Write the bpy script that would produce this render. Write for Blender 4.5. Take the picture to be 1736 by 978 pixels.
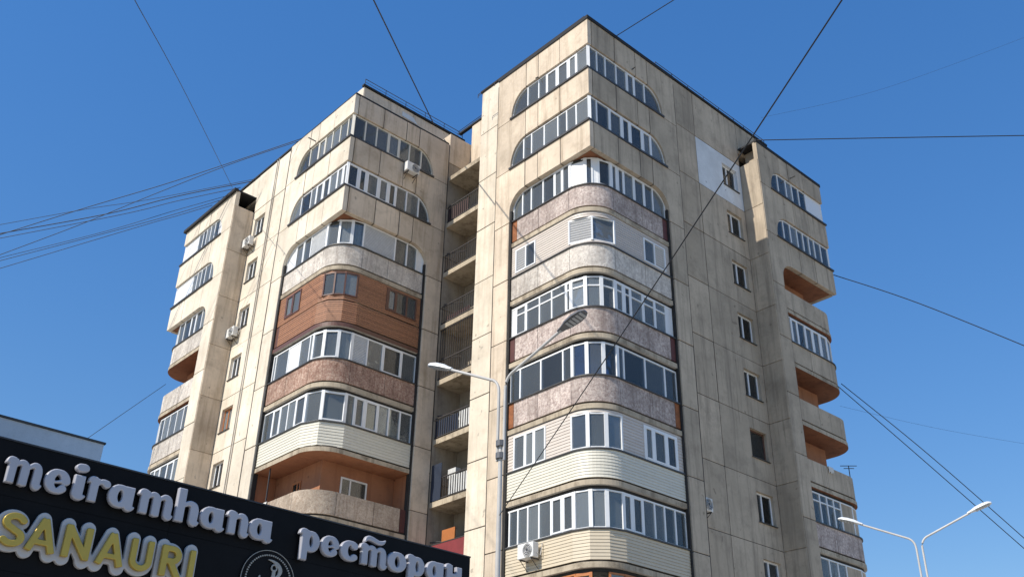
import bpy, bmesh, math, random
import numpy as np
from mathutils import Vector, Matrix

random.seed(7)
scene = bpy.context.scene
for o in list(bpy.data.objects):
    bpy.data.objects.remove(o)
COL = scene.collection

# ------------------------------------------------------------------ camera
ZG = 32.8                                   # height of the top storey's window sills above the ground
CAMP = Vector((23.5579, -25.4634, ZG - 31.1539))
FPX, IW, IH = 1691.35, 1736.0, 978.0
YAW, PITCH, ROLL = 0.8409, 0.5128, 0.0204
_cy, _sy, _cp, _sp = math.cos(YAW), math.sin(YAW), math.cos(PITCH), math.sin(PITCH)
FWD = Vector((-_sy * _cp, _cy * _cp, _sp))
_r = Vector((_cy, _sy, 0)); _u = _r.cross(FWD)
RGT = _r * math.cos(ROLL) + _u * math.sin(ROLL)
UPV = -_r * math.sin(ROLL) + _u * math.cos(ROLL)
cam_d = bpy.data.cameras.new('camera')
cam = bpy.data.objects.new('camera', cam_d); COL.objects.link(cam)
cam_d.sensor_width = 36.0; cam_d.lens = 36.0 * FPX / IW
cam_d.clip_start = 0.1; cam_d.clip_end = 6000
cam.matrix_world = Matrix.Translation(CAMP) @ Matrix((RGT, UPV, -FWD)).transposed().to_4x4()
scene.camera = cam
scene.render.resolution_x, scene.render.resolution_y = 1024, 576

def ray(x, y):
    return (FWD + RGT * ((x - IW / 2) / FPX) + UPV * ((IH / 2 - y) / FPX)).normalized()
def at_dist(x, y, d):
    return CAMP + ray(x, y) * d

# ------------------------------------------------------------------ sky, sun, exposure
SUN_EL = math.radians(44.0)
SUN_H = Vector((-0.07, -0.9975, 0)).normalized()          # horizontal direction towards the sun
SUN_DIR = SUN_H * math.cos(SUN_EL) + Vector((0, 0, math.sin(SUN_EL)))
world = bpy.data.worlds.new('World'); scene.world = world; world.use_nodes = True
nt = world.node_tree; nt.nodes.clear()
sky = nt.nodes.new('ShaderNodeTexSky'); sky.sky_type = 'NISHITA'; sky.sun_disc = False
sky.sun_elevation = SUN_EL; sky.sun_rotation = math.atan2(SUN_H.x, SUN_H.y)
sky.altitude = 0; sky.air_density = 1.55; sky.dust_density = 0.0; sky.ozone_density = 9.0
bg = nt.nodes.new('ShaderNodeBackground'); bg.inputs['Strength'].default_value = 0.143
wo = nt.nodes.new('ShaderNodeOutputWorld')
gam = nt.nodes.new('ShaderNodeGamma'); gam.inputs['Gamma'].default_value = 0.62; nt.links.new(sky.outputs[0], gam.inputs[0])
sat = nt.nodes.new('ShaderNodeHueSaturation'); sat.inputs['Value'].default_value = 1.58; sat.inputs['Saturation'].default_value = 1.48; sat.inputs['Hue'].default_value = 0.515
nt.links.new(gam.outputs[0], sat.inputs['Color']); nt.links.new(sat.outputs[0], bg.inputs[0]); nt.links.new(bg.outputs[0], wo.inputs[0])
sd = bpy.data.lights.new('sun', 'SUN'); sd.energy = 4.6; sd.angle = math.radians(0.53); sd.color = (1.0, 0.935, 0.83)
sun = bpy.data.objects.new('sun', sd); COL.objects.link(sun)
sun.rotation_euler = SUN_DIR.to_track_quat('Z', 'Y').to_euler(); sun.location = (0, -60, 80)
vs = scene.view_settings
vs.view_transform = 'Standard'; vs.look = 'None'; vs.gamma = 1.0; vs.exposure = 0.2; vs.use_curve_mapping = False

# ------------------------------------------------------------------ materials
M = {}
def new_mat(name):
    m = bpy.data.materials.new(name); m.use_nodes = True
    n = m.node_tree; b = n.nodes['Principled BSDF']
    M[name] = m
    return m, n, b
def N(n, t, **kw):
    x = n.nodes.new(t)
    for k, v in kw.items():
        if k in x.inputs: x.inputs[k].default_value = v
        else: setattr(x, k, v)
    return x
def world_pos(n, sc=(1, 1, 1)):
    g = n.nodes.new('ShaderNodeNewGeometry'); mp = n.nodes.new('ShaderNodeMapping')
    mp.inputs['Scale'].default_value = sc
    n.links.new(g.outputs['Position'], mp.inputs['Vector']); return mp.outputs[0]
def noise(n, vec, scale, detail=4, rough=0.6):
    t = N(n, 'ShaderNodeTexNoise'); t.inputs['Scale'].default_value = scale
    t.inputs['Detail'].default_value = detail; t.inputs['Roughness'].default_value = rough
    n.links.new(vec, t.inputs['Vector']); return t.outputs['Fac']
def ramp(n, fac, stops):
    r = n.nodes.new('ShaderNodeValToRGB'); e = r.color_ramp.elements
    e[0].position, e[0].color = stops[0][0], (*stops[0][1], 1)
    e[1].position, e[1].color = stops[-1][0], (*stops[-1][1], 1)
    for p, c in stops[1:-1]:
        q = e.new(p); q.color = (*c, 1)
    n.links.new(fac, r.inputs[0]); return r.outputs[0]
def mixc(n, fac, a, b, mode='MIX'):
    x = n.nodes.new('ShaderNodeMix'); x.data_type = 'RGBA'; x.blend_type = mode
    for s, v in ((x.inputs[0], fac), (x.inputs[6], a), (x.inputs[7], b)):
        if hasattr(v, 'node'): n.links.new(v, s)
        elif isinstance(v, (int, float)): s.default_value = v
        else: s.default_value = (*v, 1)
    return x.outputs[2]
def bump(n, b, h, strength, dist=0.02):
    x = n.nodes.new('ShaderNodeBump'); x.inputs['Strength'].default_value = strength; x.inputs['Distance'].default_value = dist
    n.links.new(h, x.inputs['Height']); n.links.new(x.outputs[0], b.inputs['Normal'])
def obj_random(n, lo, hi):
    oi = n.nodes.new('ShaderNodeObjectInfo'); mr = n.nodes.new('ShaderNodeMapRange')
    mr.inputs['To Min'].default_value = lo; mr.inputs['To Max'].default_value = hi
    n.links.new(oi.outputs['Random'], mr.inputs[0]); return mr.outputs[0]
def mul_value(n, col, fac):
    h = n.nodes.new('ShaderNodeHueSaturation'); n.links.new(col, h.inputs['Color']); n.links.new(fac, h.inputs['Value']); return h.outputs[0]

def concrete(name, c, stain, amount=0.5, var=0.10, rough=0.9, streak=0.68):
    m, n, b = new_mat(name)
    p = world_pos(n); ps = world_pos(n, (1.6, 1.6, 0.10))
    big = noise(n, p, 0.45, 5); fine = noise(n, p, 7, 9, 0.75); st = noise(n, ps, 1.5, 6, 0.7)
    lo = tuple(x * 0.80 for x in c); hi = tuple(min(1, x * 1.12) for x in c)
    col = mixc(n, ramp(n, big, [(0.3, (0, 0, 0)), (0.7, (1, 1, 1))]), lo, hi)
    col = mixc(n, ramp(n, fine, [(0.35, (0.22, 0.22, 0.22)), (0.5, (0, 0, 0)), (1.0, (0, 0, 0))]), col, tuple(x * 0.6 for x in c))
    mask = ramp(n, st, [(0.50, (0, 0, 0)), (0.70, (streak, streak, streak))])
    blot = ramp(n, noise(n, p, 1.1, 8, 0.72), [(0.5, (0, 0, 0)), (0.72, (amount, amount, amount))])
    col = mixc(n, mask, col, stain); col = mixc(n, blot, col, stain)
    thin = ramp(n, noise(n, world_pos(n, (6.5, 6.5, 0.14)), 1.0, 5, 0.6), [(0.56, (0, 0, 0)), (0.68, (1, 1, 1))])
    where = ramp(n, noise(n, p, 0.30, 3), [(0.48, (0, 0, 0)), (0.64, (0.75 * streak, 0.75 * streak, 0.75 * streak))])
    tm = n.nodes.new('ShaderNodeMix'); tm.data_type = 'RGBA'; tm.blend_type = 'MULTIPLY'; tm.inputs[0].default_value = 1.0
    n.links.new(thin, tm.inputs[6]); n.links.new(where, tm.inputs[7])
    col = mixc(n, tm.outputs[2], col, tuple(x * 0.32 for x in c))
    pits = ramp(n, noise(n, p, 3.1, 2, 0.3), [(0.735, (0, 0, 0)), (0.765, (0.6, 0.6, 0.6))])
    col = mixc(n, pits, col, tuple(x * 0.4 for x in c))
    col = mul_value(n, col, obj_random(n, 1 - var, 1 + var))
    n.links.new(col, b.inputs['Base Color']); b.inputs['Roughness'].default_value = rough
    b.inputs['Specular IOR Level'].default_value = 0.25
    bump(n, b, noise(n, p, 22, 8, 0.7), 0.35, 0.012)
    return m
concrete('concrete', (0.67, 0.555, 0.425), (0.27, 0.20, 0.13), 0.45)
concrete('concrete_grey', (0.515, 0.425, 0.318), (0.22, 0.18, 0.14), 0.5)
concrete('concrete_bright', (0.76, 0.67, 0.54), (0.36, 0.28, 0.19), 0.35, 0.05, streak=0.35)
concrete('slab_concrete', (0.50, 0.42, 0.31), (0.12, 0.09, 0.06), 0.85, 0.05)
concrete('soffit_brown', (0.27, 0.115, 0.06), (0.12, 0.05, 0.03), 0.5)
concrete('orange_plaster', (0.43, 0.20, 0.11), (0.28, 0.12, 0.07), 0.5)
concrete('pale_plaster', (0.55, 0.52, 0.47), (0.35, 0.31, 0.27), 0.4)
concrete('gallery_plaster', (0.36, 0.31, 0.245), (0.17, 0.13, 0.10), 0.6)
concrete('white_insulation', (0.66, 0.68, 0.69), (0.46, 0.46, 0.45), 0.35, streak=0.25)
concrete('grey_render', (0.70, 0.74, 0.78), (0.42, 0.45, 0.48), 0.2, streak=0.2)

def pebble(name, c, c2, dark):
    m, n, b = new_mat(name)
    p = world_pos(n)
    v = n.nodes.new('ShaderNodeTexVoronoi'); v.inputs['Scale'].default_value = 26; n.links.new(p, v.inputs['Vector'])
    speck = ramp(n, noise(n, p, 9, 8, 0.85), [(0.34, dark), (0.46, c), (0.62, c2)])
    blot = ramp(n, noise(n, p, 1.6, 6, 0.7), [(0.42, (0, 0, 0)), (0.66, (0.7, 0.7, 0.7))])
    col = mixc(n, blot, speck, tuple(x * 0.62 for x in c))
    st = ramp(n, noise(n, world_pos(n, (2.2, 2.2, 0.2)), 2, 6, 0.7), [(0.5, (0, 0, 0)), (0.72, (0.6, 0.6, 0.6))])
    col = mixc(n, st, col, dark)
    col = mul_value(n, col, obj_random(n, 0.86, 1.12))
    n.links.new(col, b.inputs['Base Color']); b.inputs['Roughness'].default_value = 0.95
    b.inputs['Specular IOR Level'].default_value = 0.2
    bump(n, b, v.outputs['Distance'], 0.6, 0.02)
pebble('pebble_mauve', (0.47, 0.375, 0.335), (0.76, 0.67, 0.59), (0.15, 0.105, 0.09))
pebble('pebble_grey', (0.60, 0.54, 0.475), (0.80, 0.74, 0.65), (0.25, 0.20, 0.17))
pebble('pebble_rust', (0.34, 0.20, 0.15), (0.60, 0.47, 0.37), (0.12, 0.065, 0.045))
pebble('pebble_beige', (0.48, 0.38, 0.29), (0.64, 0.54, 0.43), (0.25, 0.16, 0.11))

def plain(name, c, rough=0.5, metal=0.0, var=0.04, nscale=5.0, namt=0.12, spec=0.5, bmp=0.0):
    m, n, b = new_mat(name)
    p = world_pos(n)
    col = mixc(n, ramp(n, noise(n, p, nscale, 7, 0.7), [(0.3, (0, 0, 0)), (0.75, (1, 1, 1))]), tuple(x * (1 - namt) for x in c), tuple(min(1, x * (1 + namt)) for x in c))
    col = mul_value(n, col, obj_random(n, 1 - var, 1 + var))
    n.links.new(col, b.inputs['Base Color']); b.inputs['Roughness'].default_value = rough
    b.inputs['Metallic'].default_value = metal; b.inputs['Specular IOR Level'].default_value = spec
    if bmp: bump(n, b, noise(n, p, nscale * 6, 6), bmp, 0.01)
    return m
plain('white_pvc', (0.80, 0.80, 0.79), 0.35, namt=0.05)
plain('cream_pvc', (0.66, 0.62, 0.53), 0.4, namt=0.06)
plain('siding_beige', (0.60, 0.53, 0.46), 0.5, var=0.05, namt=0.06)
plain('siding_cream', (0.68, 0.64, 0.53), 0.5, var=0.05, namt=0.06)
plain('siding_tan', (0.60, 0.51, 0.37), 0.5, var=0.05, namt=0.06)
plain('wood_orange', (0.33, 0.155, 0.08), 0.6, var=0.16, nscale=9, namt=0.25, bmp=0.2)
plain('brown_frame', (0.13, 0.06, 0.04), 0.45)
plain('orange_frame', (0.45, 0.16, 0.05), 0.5)
plain('shutter_grey', (0.55, 0.56, 0.56), 0.5, var=0.03)
plain('shutter_slot', (0.20, 0.20, 0.21), 0.6)
plain('rust', (0.24, 0.085, 0.03), 0.85, var=0.25, nscale=4, namt=0.45, bmp=0.3)
plain('maroon', (0.11, 0.035, 0.03), 0.7, var=0.15, nscale=4, namt=0.3)
plain('dark_metal', (0.035, 0.036, 0.04), 0.5, 0.0, nscale=3, namt=0.3)
plain('sill_metal', (0.055, 0.052, 0.05), 0.5, nscale=3, namt=0.3)
plain('bitumen', (0.018, 0.018, 0.02), 0.85, nscale=2, namt=0.3)
plain('shade_dark', (0.03, 0.027, 0.024), 0.9, nscale=2, namt=0.4)  # near-black colour standing in for shade at slot edges and under slab lips
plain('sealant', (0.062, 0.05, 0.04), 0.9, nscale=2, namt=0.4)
plain('interior_dark', (0.035, 0.032, 0.03), 0.9)
plain('loggia_wall', (0.50, 0.48, 0.44), 0.9, var=0.3)
plain('curtain', (0.62, 0.60, 0.55), 0.95, var=0.18, spec=0.1)
plain('rail_dark', (0.05, 0.045, 0.045), 0.6)
plain('rail_sheet_red', (0.22, 0.035, 0.04), 0.6, nscale=2, namt=0.2)
plain('rail_sheet_blue', (0.02, 0.03, 0.055), 0.55)
plain('rail_sheet_brown', (0.05, 0.022, 0.02), 0.7)
plain('rail_sheet_white', (0.6, 0.6, 0.58), 0.6)
plain('ac_white', (0.72, 0.71, 0.68), 0.45, namt=0.06)
plain('ac_grille', (0.06, 0.06, 0.065), 0.5)
plain('galvanized', (0.50, 0.48, 0.45), 0.55, 0.0, nscale=3)
plain('lamp_white', (0.70, 0.71, 0.70), 0.4)
plain('lamp_grey', (0.12, 0.12, 0.125), 0.45)
plain('lamp_lens', (0.35, 0.36, 0.36), 0.15)
plain('cable_black', (0.012, 0.013, 0.016), 0.6)
plain('fascia_black', (0.0065, 0.0065, 0.0075), 0.55, nscale=1.2, namt=0.35, spec=0.12)
plain('letter_silver', (0.40, 0.40, 0.44), 0.35, namt=0.05)
plain('letter_gold', (0.50, 0.35, 0.06), 0.33, 0.25, namt=0.10)
plain('letter_back', (0.50, 0.49, 0.49), 0.45, namt=0.06)
plain('emblem_grey', (0.34, 0.33, 0.30), 0.4)
plain('asphalt', (0.05, 0.05, 0.052), 0.9, nscale=8, namt=0.3, bmp=0.3)
plain('paving', (0.42, 0.39, 0.34), 0.9, nscale=4, namt=0.2)
plain('ground', (0.42, 0.37, 0.29), 0.95, nscale=0.6, namt=0.3)
plain('kerb', (0.38, 0.37, 0.35), 0.9)
plain('road_paint', (0.72, 0.72, 0.70), 0.7)

def glass(name, tint, dust):
    m, n, b = new_mat(name)
    out = n.nodes['Material Output']
    tr = N(n, 'ShaderNodeBsdfTransparent'); tr.inputs['Color'].default_value = (*tint, 1)
    gl = N(n, 'ShaderNodeBsdfGlossy'); gl.inputs['Roughness'].default_value = 0.025
    fr = N(n, 'ShaderNodeFresnel'); fr.inputs['IOR'].default_value = 1.55
    df = N(n, 'ShaderNodeBsdfDiffuse'); df.inputs['Color'].default_value = (0.46, 0.49, 0.49, 1)
    m1 = N(n, 'ShaderNodeMixShader'); m2 = N(n, 'ShaderNodeMixShader')
    mm = n.nodes.new('ShaderNodeMath'); mm.operation = 'MULTIPLY'
    n.links.new(ramp(n, noise(n, world_pos(n, (1, 1, 0.5)), 1.1, 3), [(0.3, (0.85,) * 3), (0.75, (1.0,) * 3)]), mm.inputs[0])
    n.links.new(obj_random(n, dust * 0.45, dust * 1.75), mm.inputs[1]); dn = mm.outputs[0]
    n.links.new(dn, m1.inputs[0]); n.links.new(tr.outputs[0], m1.inputs[1]); n.links.new(df.outputs[0], m1.inputs[2])
    n.links.new(fr.outputs[0], m2.inputs[0]); n.links.new(m1.outputs[0], m2.inputs[1]); n.links.new(gl.outputs[0], m2.inputs[2])
    # faint waviness so that neighbouring panes reflect slightly differently
    bp = N(n, 'ShaderNodeBump'); bp.inputs['Strength'].default_value = 0.05; bp.inputs['Distance'].default_value = 0.05
    n.links.new(noise(n, world_pos(n), 1.3, 2), bp.inputs['Height']); n.links.new(bp.outputs[0], gl.inputs['Normal'])
    n.nodes.remove(b); n.links.new(m2.outputs[0], out.inputs['Surface'])
glass('glass', (0.82, 0.88, 0.91), 0.24)
glass('glass_blue', (0.55, 0.68, 0.84), 0.12)
glass('glass_dark', (0.55, 0.58, 0.60), 0.06)

# ------------------------------------------------------------------ mesh helpers
WL = {}
def link(ob, parent, wloc):
    COL.objects.link(ob)
    if parent is not None:
        ob.parent = parent; ob.location = Vector(wloc) - WL[parent.name]
    else:
        ob.location = wloc
    WL[ob.name] = Vector(wloc)
    return ob
def empty(name, loc, label, cat, group=None):
    o = bpy.data.objects.new(name, None); o.empty_display_size = 0.3
    link(o, None, loc); tag(o, label, cat, group); return o
def tag(o, label=None, cat=None, group=None, kind=None):
    for k, v in (('label', label), ('category', cat), ('group', group), ('kind', kind)):
        if v: o[k] = v
    return o
def volume(V, F):
    s = 0
    for f in F:
        for i in range(1, len(f) - 1):
            s += V[f[0]].dot(V[f[i]].cross(V[f[i + 1]]))
    return s
class MB:
    """collects closed solids; build() links them as one mesh object"""
    def __init__(self): self.V = []; self.F = []; self.MI = []
    def add(self, V, F, mi=0):
        V = [Vector(v) for v in V]
        c = sum(V, Vector()) / len(V)
        if volume([v - c for v in V], F) < 0: F = [tuple(reversed(f)) for f in F]; 
        o = len(self.V); self.V += V; self.F += [tuple(i + o for i in f) for f in F]
        self.MI += [mi] * len(F) if isinstance(mi, int) else list(mi)
        return self
    def hexa(self, P, mi=0):   # 8 points: bottom loop 0-3, top loop 4-7
        return self.add(P, [(0, 3, 2, 1), (4, 5, 6, 7), (0, 1, 5, 4), (1, 2, 6, 5), (2, 3, 7, 6), (3, 0, 4, 7)], mi)
    def box(self, x0, x1, y0, y1, z0, z1, mi=0):
        return self.hexa([(x0, y0, z0), (x1, y0, z0), (x1, y1, z0), (x0, y1, z0), (x0, y0, z1), (x1, y0, z1), (x1, y1, z1), (x0, y1, z1)], mi)
    def prism(self, A, B, mi=0, mi_a=None, mi_b=None):   # two matching loops
        k = len(A); F = [tuple(range(k))[::-1], tuple(range(k, 2 * k))] + [(i, (i + 1) % k, k + (i + 1) % k, k + i) for i in range(k)]
        mm = [mi if mi_a is None else mi_a, mi if mi_b is None else mi_b] + [mi] * k
        return self.add(list(A) + list(B), F, mm)
    def tube(self, pts, r, seg=8, r2=None):
        pts = [Vector(p) for p in pts]; k = len(pts); V = []; F = []
        for i, p in enumerate(pts):
            t = (pts[min(i + 1, k - 1)] - pts[max(i - 1, 0)]).normalized()
            a = t.cross(Vector((0, 0, 1))) if abs(t.z) < 0.95 else t.cross(Vector((1, 0, 0)))
            a.normalize(); b = t.cross(a)
            rr = r if r2 is None else r + (r2 - r) * i / (k - 1)
            for j in range(seg):
                w = 2 * math.pi * j / seg; V.append(p + a * (math.cos(w) * rr) + b * (math.sin(w) * rr))
        for i in range(k - 1):
            for j in range(seg):
                j2 = (j + 1) % seg; F.append((i * seg + j, i * seg + j2, (i + 1) * seg + j2, (i + 1) * seg + j))
        F.append(tuple(range(seg))[::-1]); F.append(tuple((k - 1) * seg + j for j in range(seg)))
        return self.add(V, F)
    def build(self, name, mat, parent=None, bevel=0.0, smooth=False, flat_angle=None):
        lo = Vector((min(v.x for v in self.V), min(v.y for v in self.V), min(v.z for v in self.V)))
        hi = Vector((max(v.x for v in self.V), max(v.y for v in self.V), max(v.z for v in self.V)))
        c = (lo + hi) / 2
        if parent is None: c.z = lo.z
        me = bpy.data.meshes.new(name)
        me.from_pydata([tuple(v - c) for v in self.V], [], self.F)
        mats = mat if isinstance(mat, (list, tuple)) else [mat]
        for x in mats: me.materials.append(M[x])
        if len(mats) > 1: me.polygons.foreach_set('material_index', self.MI)
        if bevel:
            bm = bmesh.new(); bm.from_mesh(me)
            bmesh.ops.bevel(bm, geom=[e for e in bm.edges if e.is_manifold and e.calc_face_angle(0) > 0.6], offset=bevel, segments=1, affect='EDGES', profile=0.5)
            bm.to_mesh(me); bm.free()
        if smooth:
            me.polygons.foreach_set('use_smooth', [True] * len(me.polygons))
            if flat_angle: me.set_sharp_from_angle(angle=flat_angle)
        me.update()
        return link(bpy.data.objects.new(name, me), parent, c)

# ------------------------------------------------------------------ the setting
def struct(ob): ob['kind'] = 'structure'; return ob
g = MB(); g.add([(-900, -900, 0), (900, -900, 0), (900, 900, 0), (-900, 900, 0), (-900, -900, -0.5), (900, -900, -0.5), (900, 900, -0.5), (-900, 900, -0.5)],
                [(0, 1, 2, 3), (7, 6, 5, 4), (0, 4, 5, 1), (1, 5, 6, 2), (2, 6, 7, 3), (3, 7, 4, 0)])
struct(g.build('ground', 'ground'))
struct(MB().box(30.5, 42, -200, 200, -0.3, 0.004).build('road', 'asphalt'))
struct(MB().box(11.6, 30.3, -200, 200, -0.3, 0.13).build('pavement', 'paving'))
struct(MB().box(30.3, 30.5, -200, 200, -0.3, 0.14).build('kerb', 'kerb'))
mk = MB()
for i in range(40): mk.box(36.1, 36.25, -120 + i * 6, -117 + i * 6, -0.1, 0.008)
struct(mk.build('road_marking', 'road_paint'))

# ------------------------------------------------------------------ apartment building
bld = empty('apartment_building', (0, 0, 0), 'tall beige concrete panel apartment block with rounded corner balconies', 'building')
E_, H = 5.2, 3.0
REL = lambda z: z + ZG
class Stack:
    """a corner shell: leg A runs along dA (surface q=0), leg B along dB (surface p=0)"""
    def __init__(s, O, dA, dB, ES=6.2): s.O = Vector((*O, 0)); s.a = Vector((*dA, 0)); s.b = Vector((*dB, 0)); s.ES = ES
    def P(s, p, q, z): return s.O + s.a * p + s.b * q + Vector((0, 0, REL(z)))
    def leg(s, L, t, o, z):      # t along the leg, o inward from its face
        return s.P(t, o, z) if L == 'A' else s.P(o, t, z)
    def box(s, L, t0, t1, o0, o1, z0, z1, mb=None, mi=0):
        mb = mb or MB()
        return mb.hexa([s.leg(L, t, o, z) for z in (z0, z1) for t, o in ((t0, o0), (t1, o0), (t1, o1), (t0, o1))], mi)
    def pos(s, t, off, d, R):    # point of the rounded path, t<0 on leg A, t>0 on leg B
        r0 = d + R
        if R > 0 and abs(t) < r0:
            th = (t / r0 + 1) * math.pi / 4; rr = R - off
            return (r0 - rr * math.sin(th), r0 - rr * math.cos(th))
        if t <= 0: return (max(-t, d + off) if R == 0 else -t, d + off)
        return (d + off, max(t, d + off) if R == 0 else t)
    def ribbon(s, ts, z0, z1, o0, o1, d, R, mb=None, tilt=0.0):
        mb = mb or MB(); k = len(ts); V = []
        for t in ts:
            for o, z in ((o0 - tilt, z0), (o0, z1), (o1, z1), (o1, z0)):
                V.append(s.P(*s.pos(t, o, d, R), z))
        F = []
        for i in range(k - 1):
            for j in range(4):
                j2 = (j + 1) % 4; F.append((i * 4 + j, i * 4 + j2, i * 4 + 4 + j2, i * 4 + 4 + j))
        F.append((3, 2, 1, 0)); F.append(tuple((k - 1) * 4 + j for j in range(4)))
        return mb.add(V, F)
def arcs(t0, t1, r0, step=0.19, facets=None):
    """sample positions between t0 and t1, dense only round the corner"""
    pts = [t0]
    if facets is not None: pts += [f for f in facets if t0 + 1e-3 < f < t1 - 1e-3]
    else:
        n = max(2, int(2 * r0 / step)); pts += [x for x in (-r0 + 2 * r0 * i / n for i in range(n + 1)) if t0 + 0.02 < x < t1 - 0.02]
    return sorted(pts + [t1])

C2 = Stack((0, 0), (-1, 0), (0, 1)); C1 = Stack((-11.64, -4.99), (-1, 0), (0, 1))
C3 = Stack((0.12, 19.22), (0, -1), (-1, 0)); C0 = Stack((-29.91, -5.23), (1, 0), (0, 1), 6.38)
ZB = -ZG                     # ground in relative heights
JT = -0.08                   # first panel joint of a shell
INNER = 1.3
def panel(S, L, t0, t1, o0, o1, z0, z1, mat='concrete', name='concrete_panel', gap=0.017, bev=0.012):
    o0 += random.uniform(-0.009, 0.009); gap += random.uniform(-0.004, 0.006)
    return S.box(L, t0 + gap, t1 - gap, o0, o1, z0 + gap, z1 - gap).build(name, mat, bld, bevel=bev)
def arch_panel(S, L, t0, t1, zt, zb, wtop, rz, thick, mat='concrete', ra=None, open_bottom=None):
    """outer panel of a shell storey: the window's quarter-round upper corner is cut out of it"""
    g_ = 0.017; pts = [(t1 - g_, zt - g_), (t0 + g_, zt - g_), (t0 + g_, wtop)]
    ra = ra or (E_ - t0 - g_)
    for i in range(1, 11):
        w = math.pi / 2 * i / 10; pts.append((E_ - ra + ra * math.sin(w), wtop - rz + rz * math.cos(w)))
    pts += [(E_, zb + g_), (t1 - g_, zb + g_)]
    A = [S.leg(L, t, 0, z) for t, z in pts]; B = [S.leg(L, t, thick, z) for t, z in pts]
    return MB().prism(A, B).build('arched_panel', mat, bld)

def shell(S, roof, open_top, matA, matB, legs='AB', side=None, flash=True):
    cut = (1.85, 3.32, 4.18)
    for L, mt in (('A', matA), ('B', matB)):
        if L not in legs and L == 'B':
            # the leg that faces away: closed, plain panels
            pass
        c0 = 0.0 if L == 'A' else 0.265
        bands = [(1.375, roof), (-1.6, JT), (-4.55, JT - H)]
        for z0, z1 in bands:
            for t0, t1 in zip((c0,) + cut[:2], cut):
                panel(S, L, t0, t1, 0, 0.25, z0, z1, mt)
        arch_panel(S, L, cut[2], S.ES, roof, JT, 1.375, 1.3, 0.25, mt)
        arch_panel(S, L, cut[2], S.ES, JT, JT - H, -1.6, 1.3, 0.25, mt)
        arch_panel(S, L, cut[2], S.ES, JT - H, JT - 2 * H, -4.55, 0.95, 0.25, mt, ra=0.95)
        # dark backing behind the panel joints, and the solid pilaster under the arches
        b = MB(); S.box(L, E_ + 0.02, S.ES - 0.02, 0.262, INNER - 0.02, ZB, 1.45 if open_top else roof - 0.02, b)
        b.build('pilaster_core', mt, bld)
        for k in range(2, 11):
            z1, z0 = JT - k * H, JT - (k + 1) * H
            panel(S, L, E_, S.ES, 0, 0.25, max(z0, ZB), z1, mt, 'pilaster_panel')
        S.box(L, E_ - 0.09, E_ - 0.003, 0.07, 0.3, ZB, -5.45).build('slot_shade', 'shade_dark', bld)  # dark strip painting the shadowed gap between balcony and pilaster
        sl = MB(); w = 0.03
        for z0, z1 in bands:
            for c in cut: S.box(L, c - w, c + w, 0.022, 0.2, z0 + 0.02, z1 - 0.02, sl)
        for k in range(0, 11): S.box(L, (cut[2] if k < 2 else E_) + 0.04, S.ES - 0.03, 0.022, 0.2, JT - k * H - w, JT - k * H + w, sl)
        for k in (0, 1): S.box(L, 0.03 if L == 'A' else 0.3, cut[2] - 0.04, 0.05, 0.2, JT - k * H - w, JT - k * H + 0.005, sl)
        sl.build('joint_sealant', 'sealant', bld)['kind'] = 'stuff'
    # roof slab with its dark flashing
    r = MB()
    for L in 'AB': S.box(L, 0.02 if L == 'A' else 1.5, S.ES - 0.02, 0.02, 1.5, roof, roof + 0.10, r)
    r.build('roof_slab', 'bitumen', bld)
    if flash:
        f = MB(); oh = flash if isinstance(flash, float) else 0.05
        for L in 'AB': S.box(L, -oh if L == 'A' else 0.1, S.ES + 0.02, -oh, 0.1, roof - 0.06, roof + 0.13, f)
        f.build('roof_flashing', 'bitumen', bld)
    # soffit over the third storey, and the sharp storeys' floors
    for k, z in ((0, -1.25), (1, -4.53)):
        poly = [(0.26, E_ + 0.9), (0.26, 0.26), (E_ + 0.9, 0.26), (E_ + 0.9, 1.5), (1.5, 1.5), (1.5, E_ + 0.9)]
        m = MB().prism([S.P(p, q, z) for p, q in poly], [S.P(p, q, z + 0.2) for p, q in poly], 0, 1, 0)
        m.build('floor_slab', ['slab_concrete', 'soffit_brown' if k else 'pale_plaster'], bld)

# ---------------------------------------------------------------- balcony builder
D_, R_ = 0.14, 1.35
R0 = D_ + R_
def boards(S, bal, spans, z0, z1, h, mat, d, R, off, facets=None, windows=(), wz=(0, 0), name='siding_board', depth=0.03):
    n = max(1, round((z1 - z0) / h)); hh = (z1 - z0) / n
    for i in range(n):
        a, b_ = z0 + i * hh, z0 + (i + 1) * hh; mid = (a + b_) / 2
        segs = [(spans[0], spans[1])]
        if wz[0] < mid < wz[1]:
            cur = spans[0]; segs = []
            for w0, w1 in sorted(windows):
                if w0 - cur > 0.05: segs.append((cur, w0))
                cur = w1
            if spans[1] - cur > 0.05: segs.append((cur, spans[1]))
        for s0, s1 in segs:
            S.ribbon(arcs(s0, s1, R0, facets=facets), a + 0.004, b_ - 0.004, off, off + depth, d, R, tilt=0.016).build(name, mat, bal)

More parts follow.
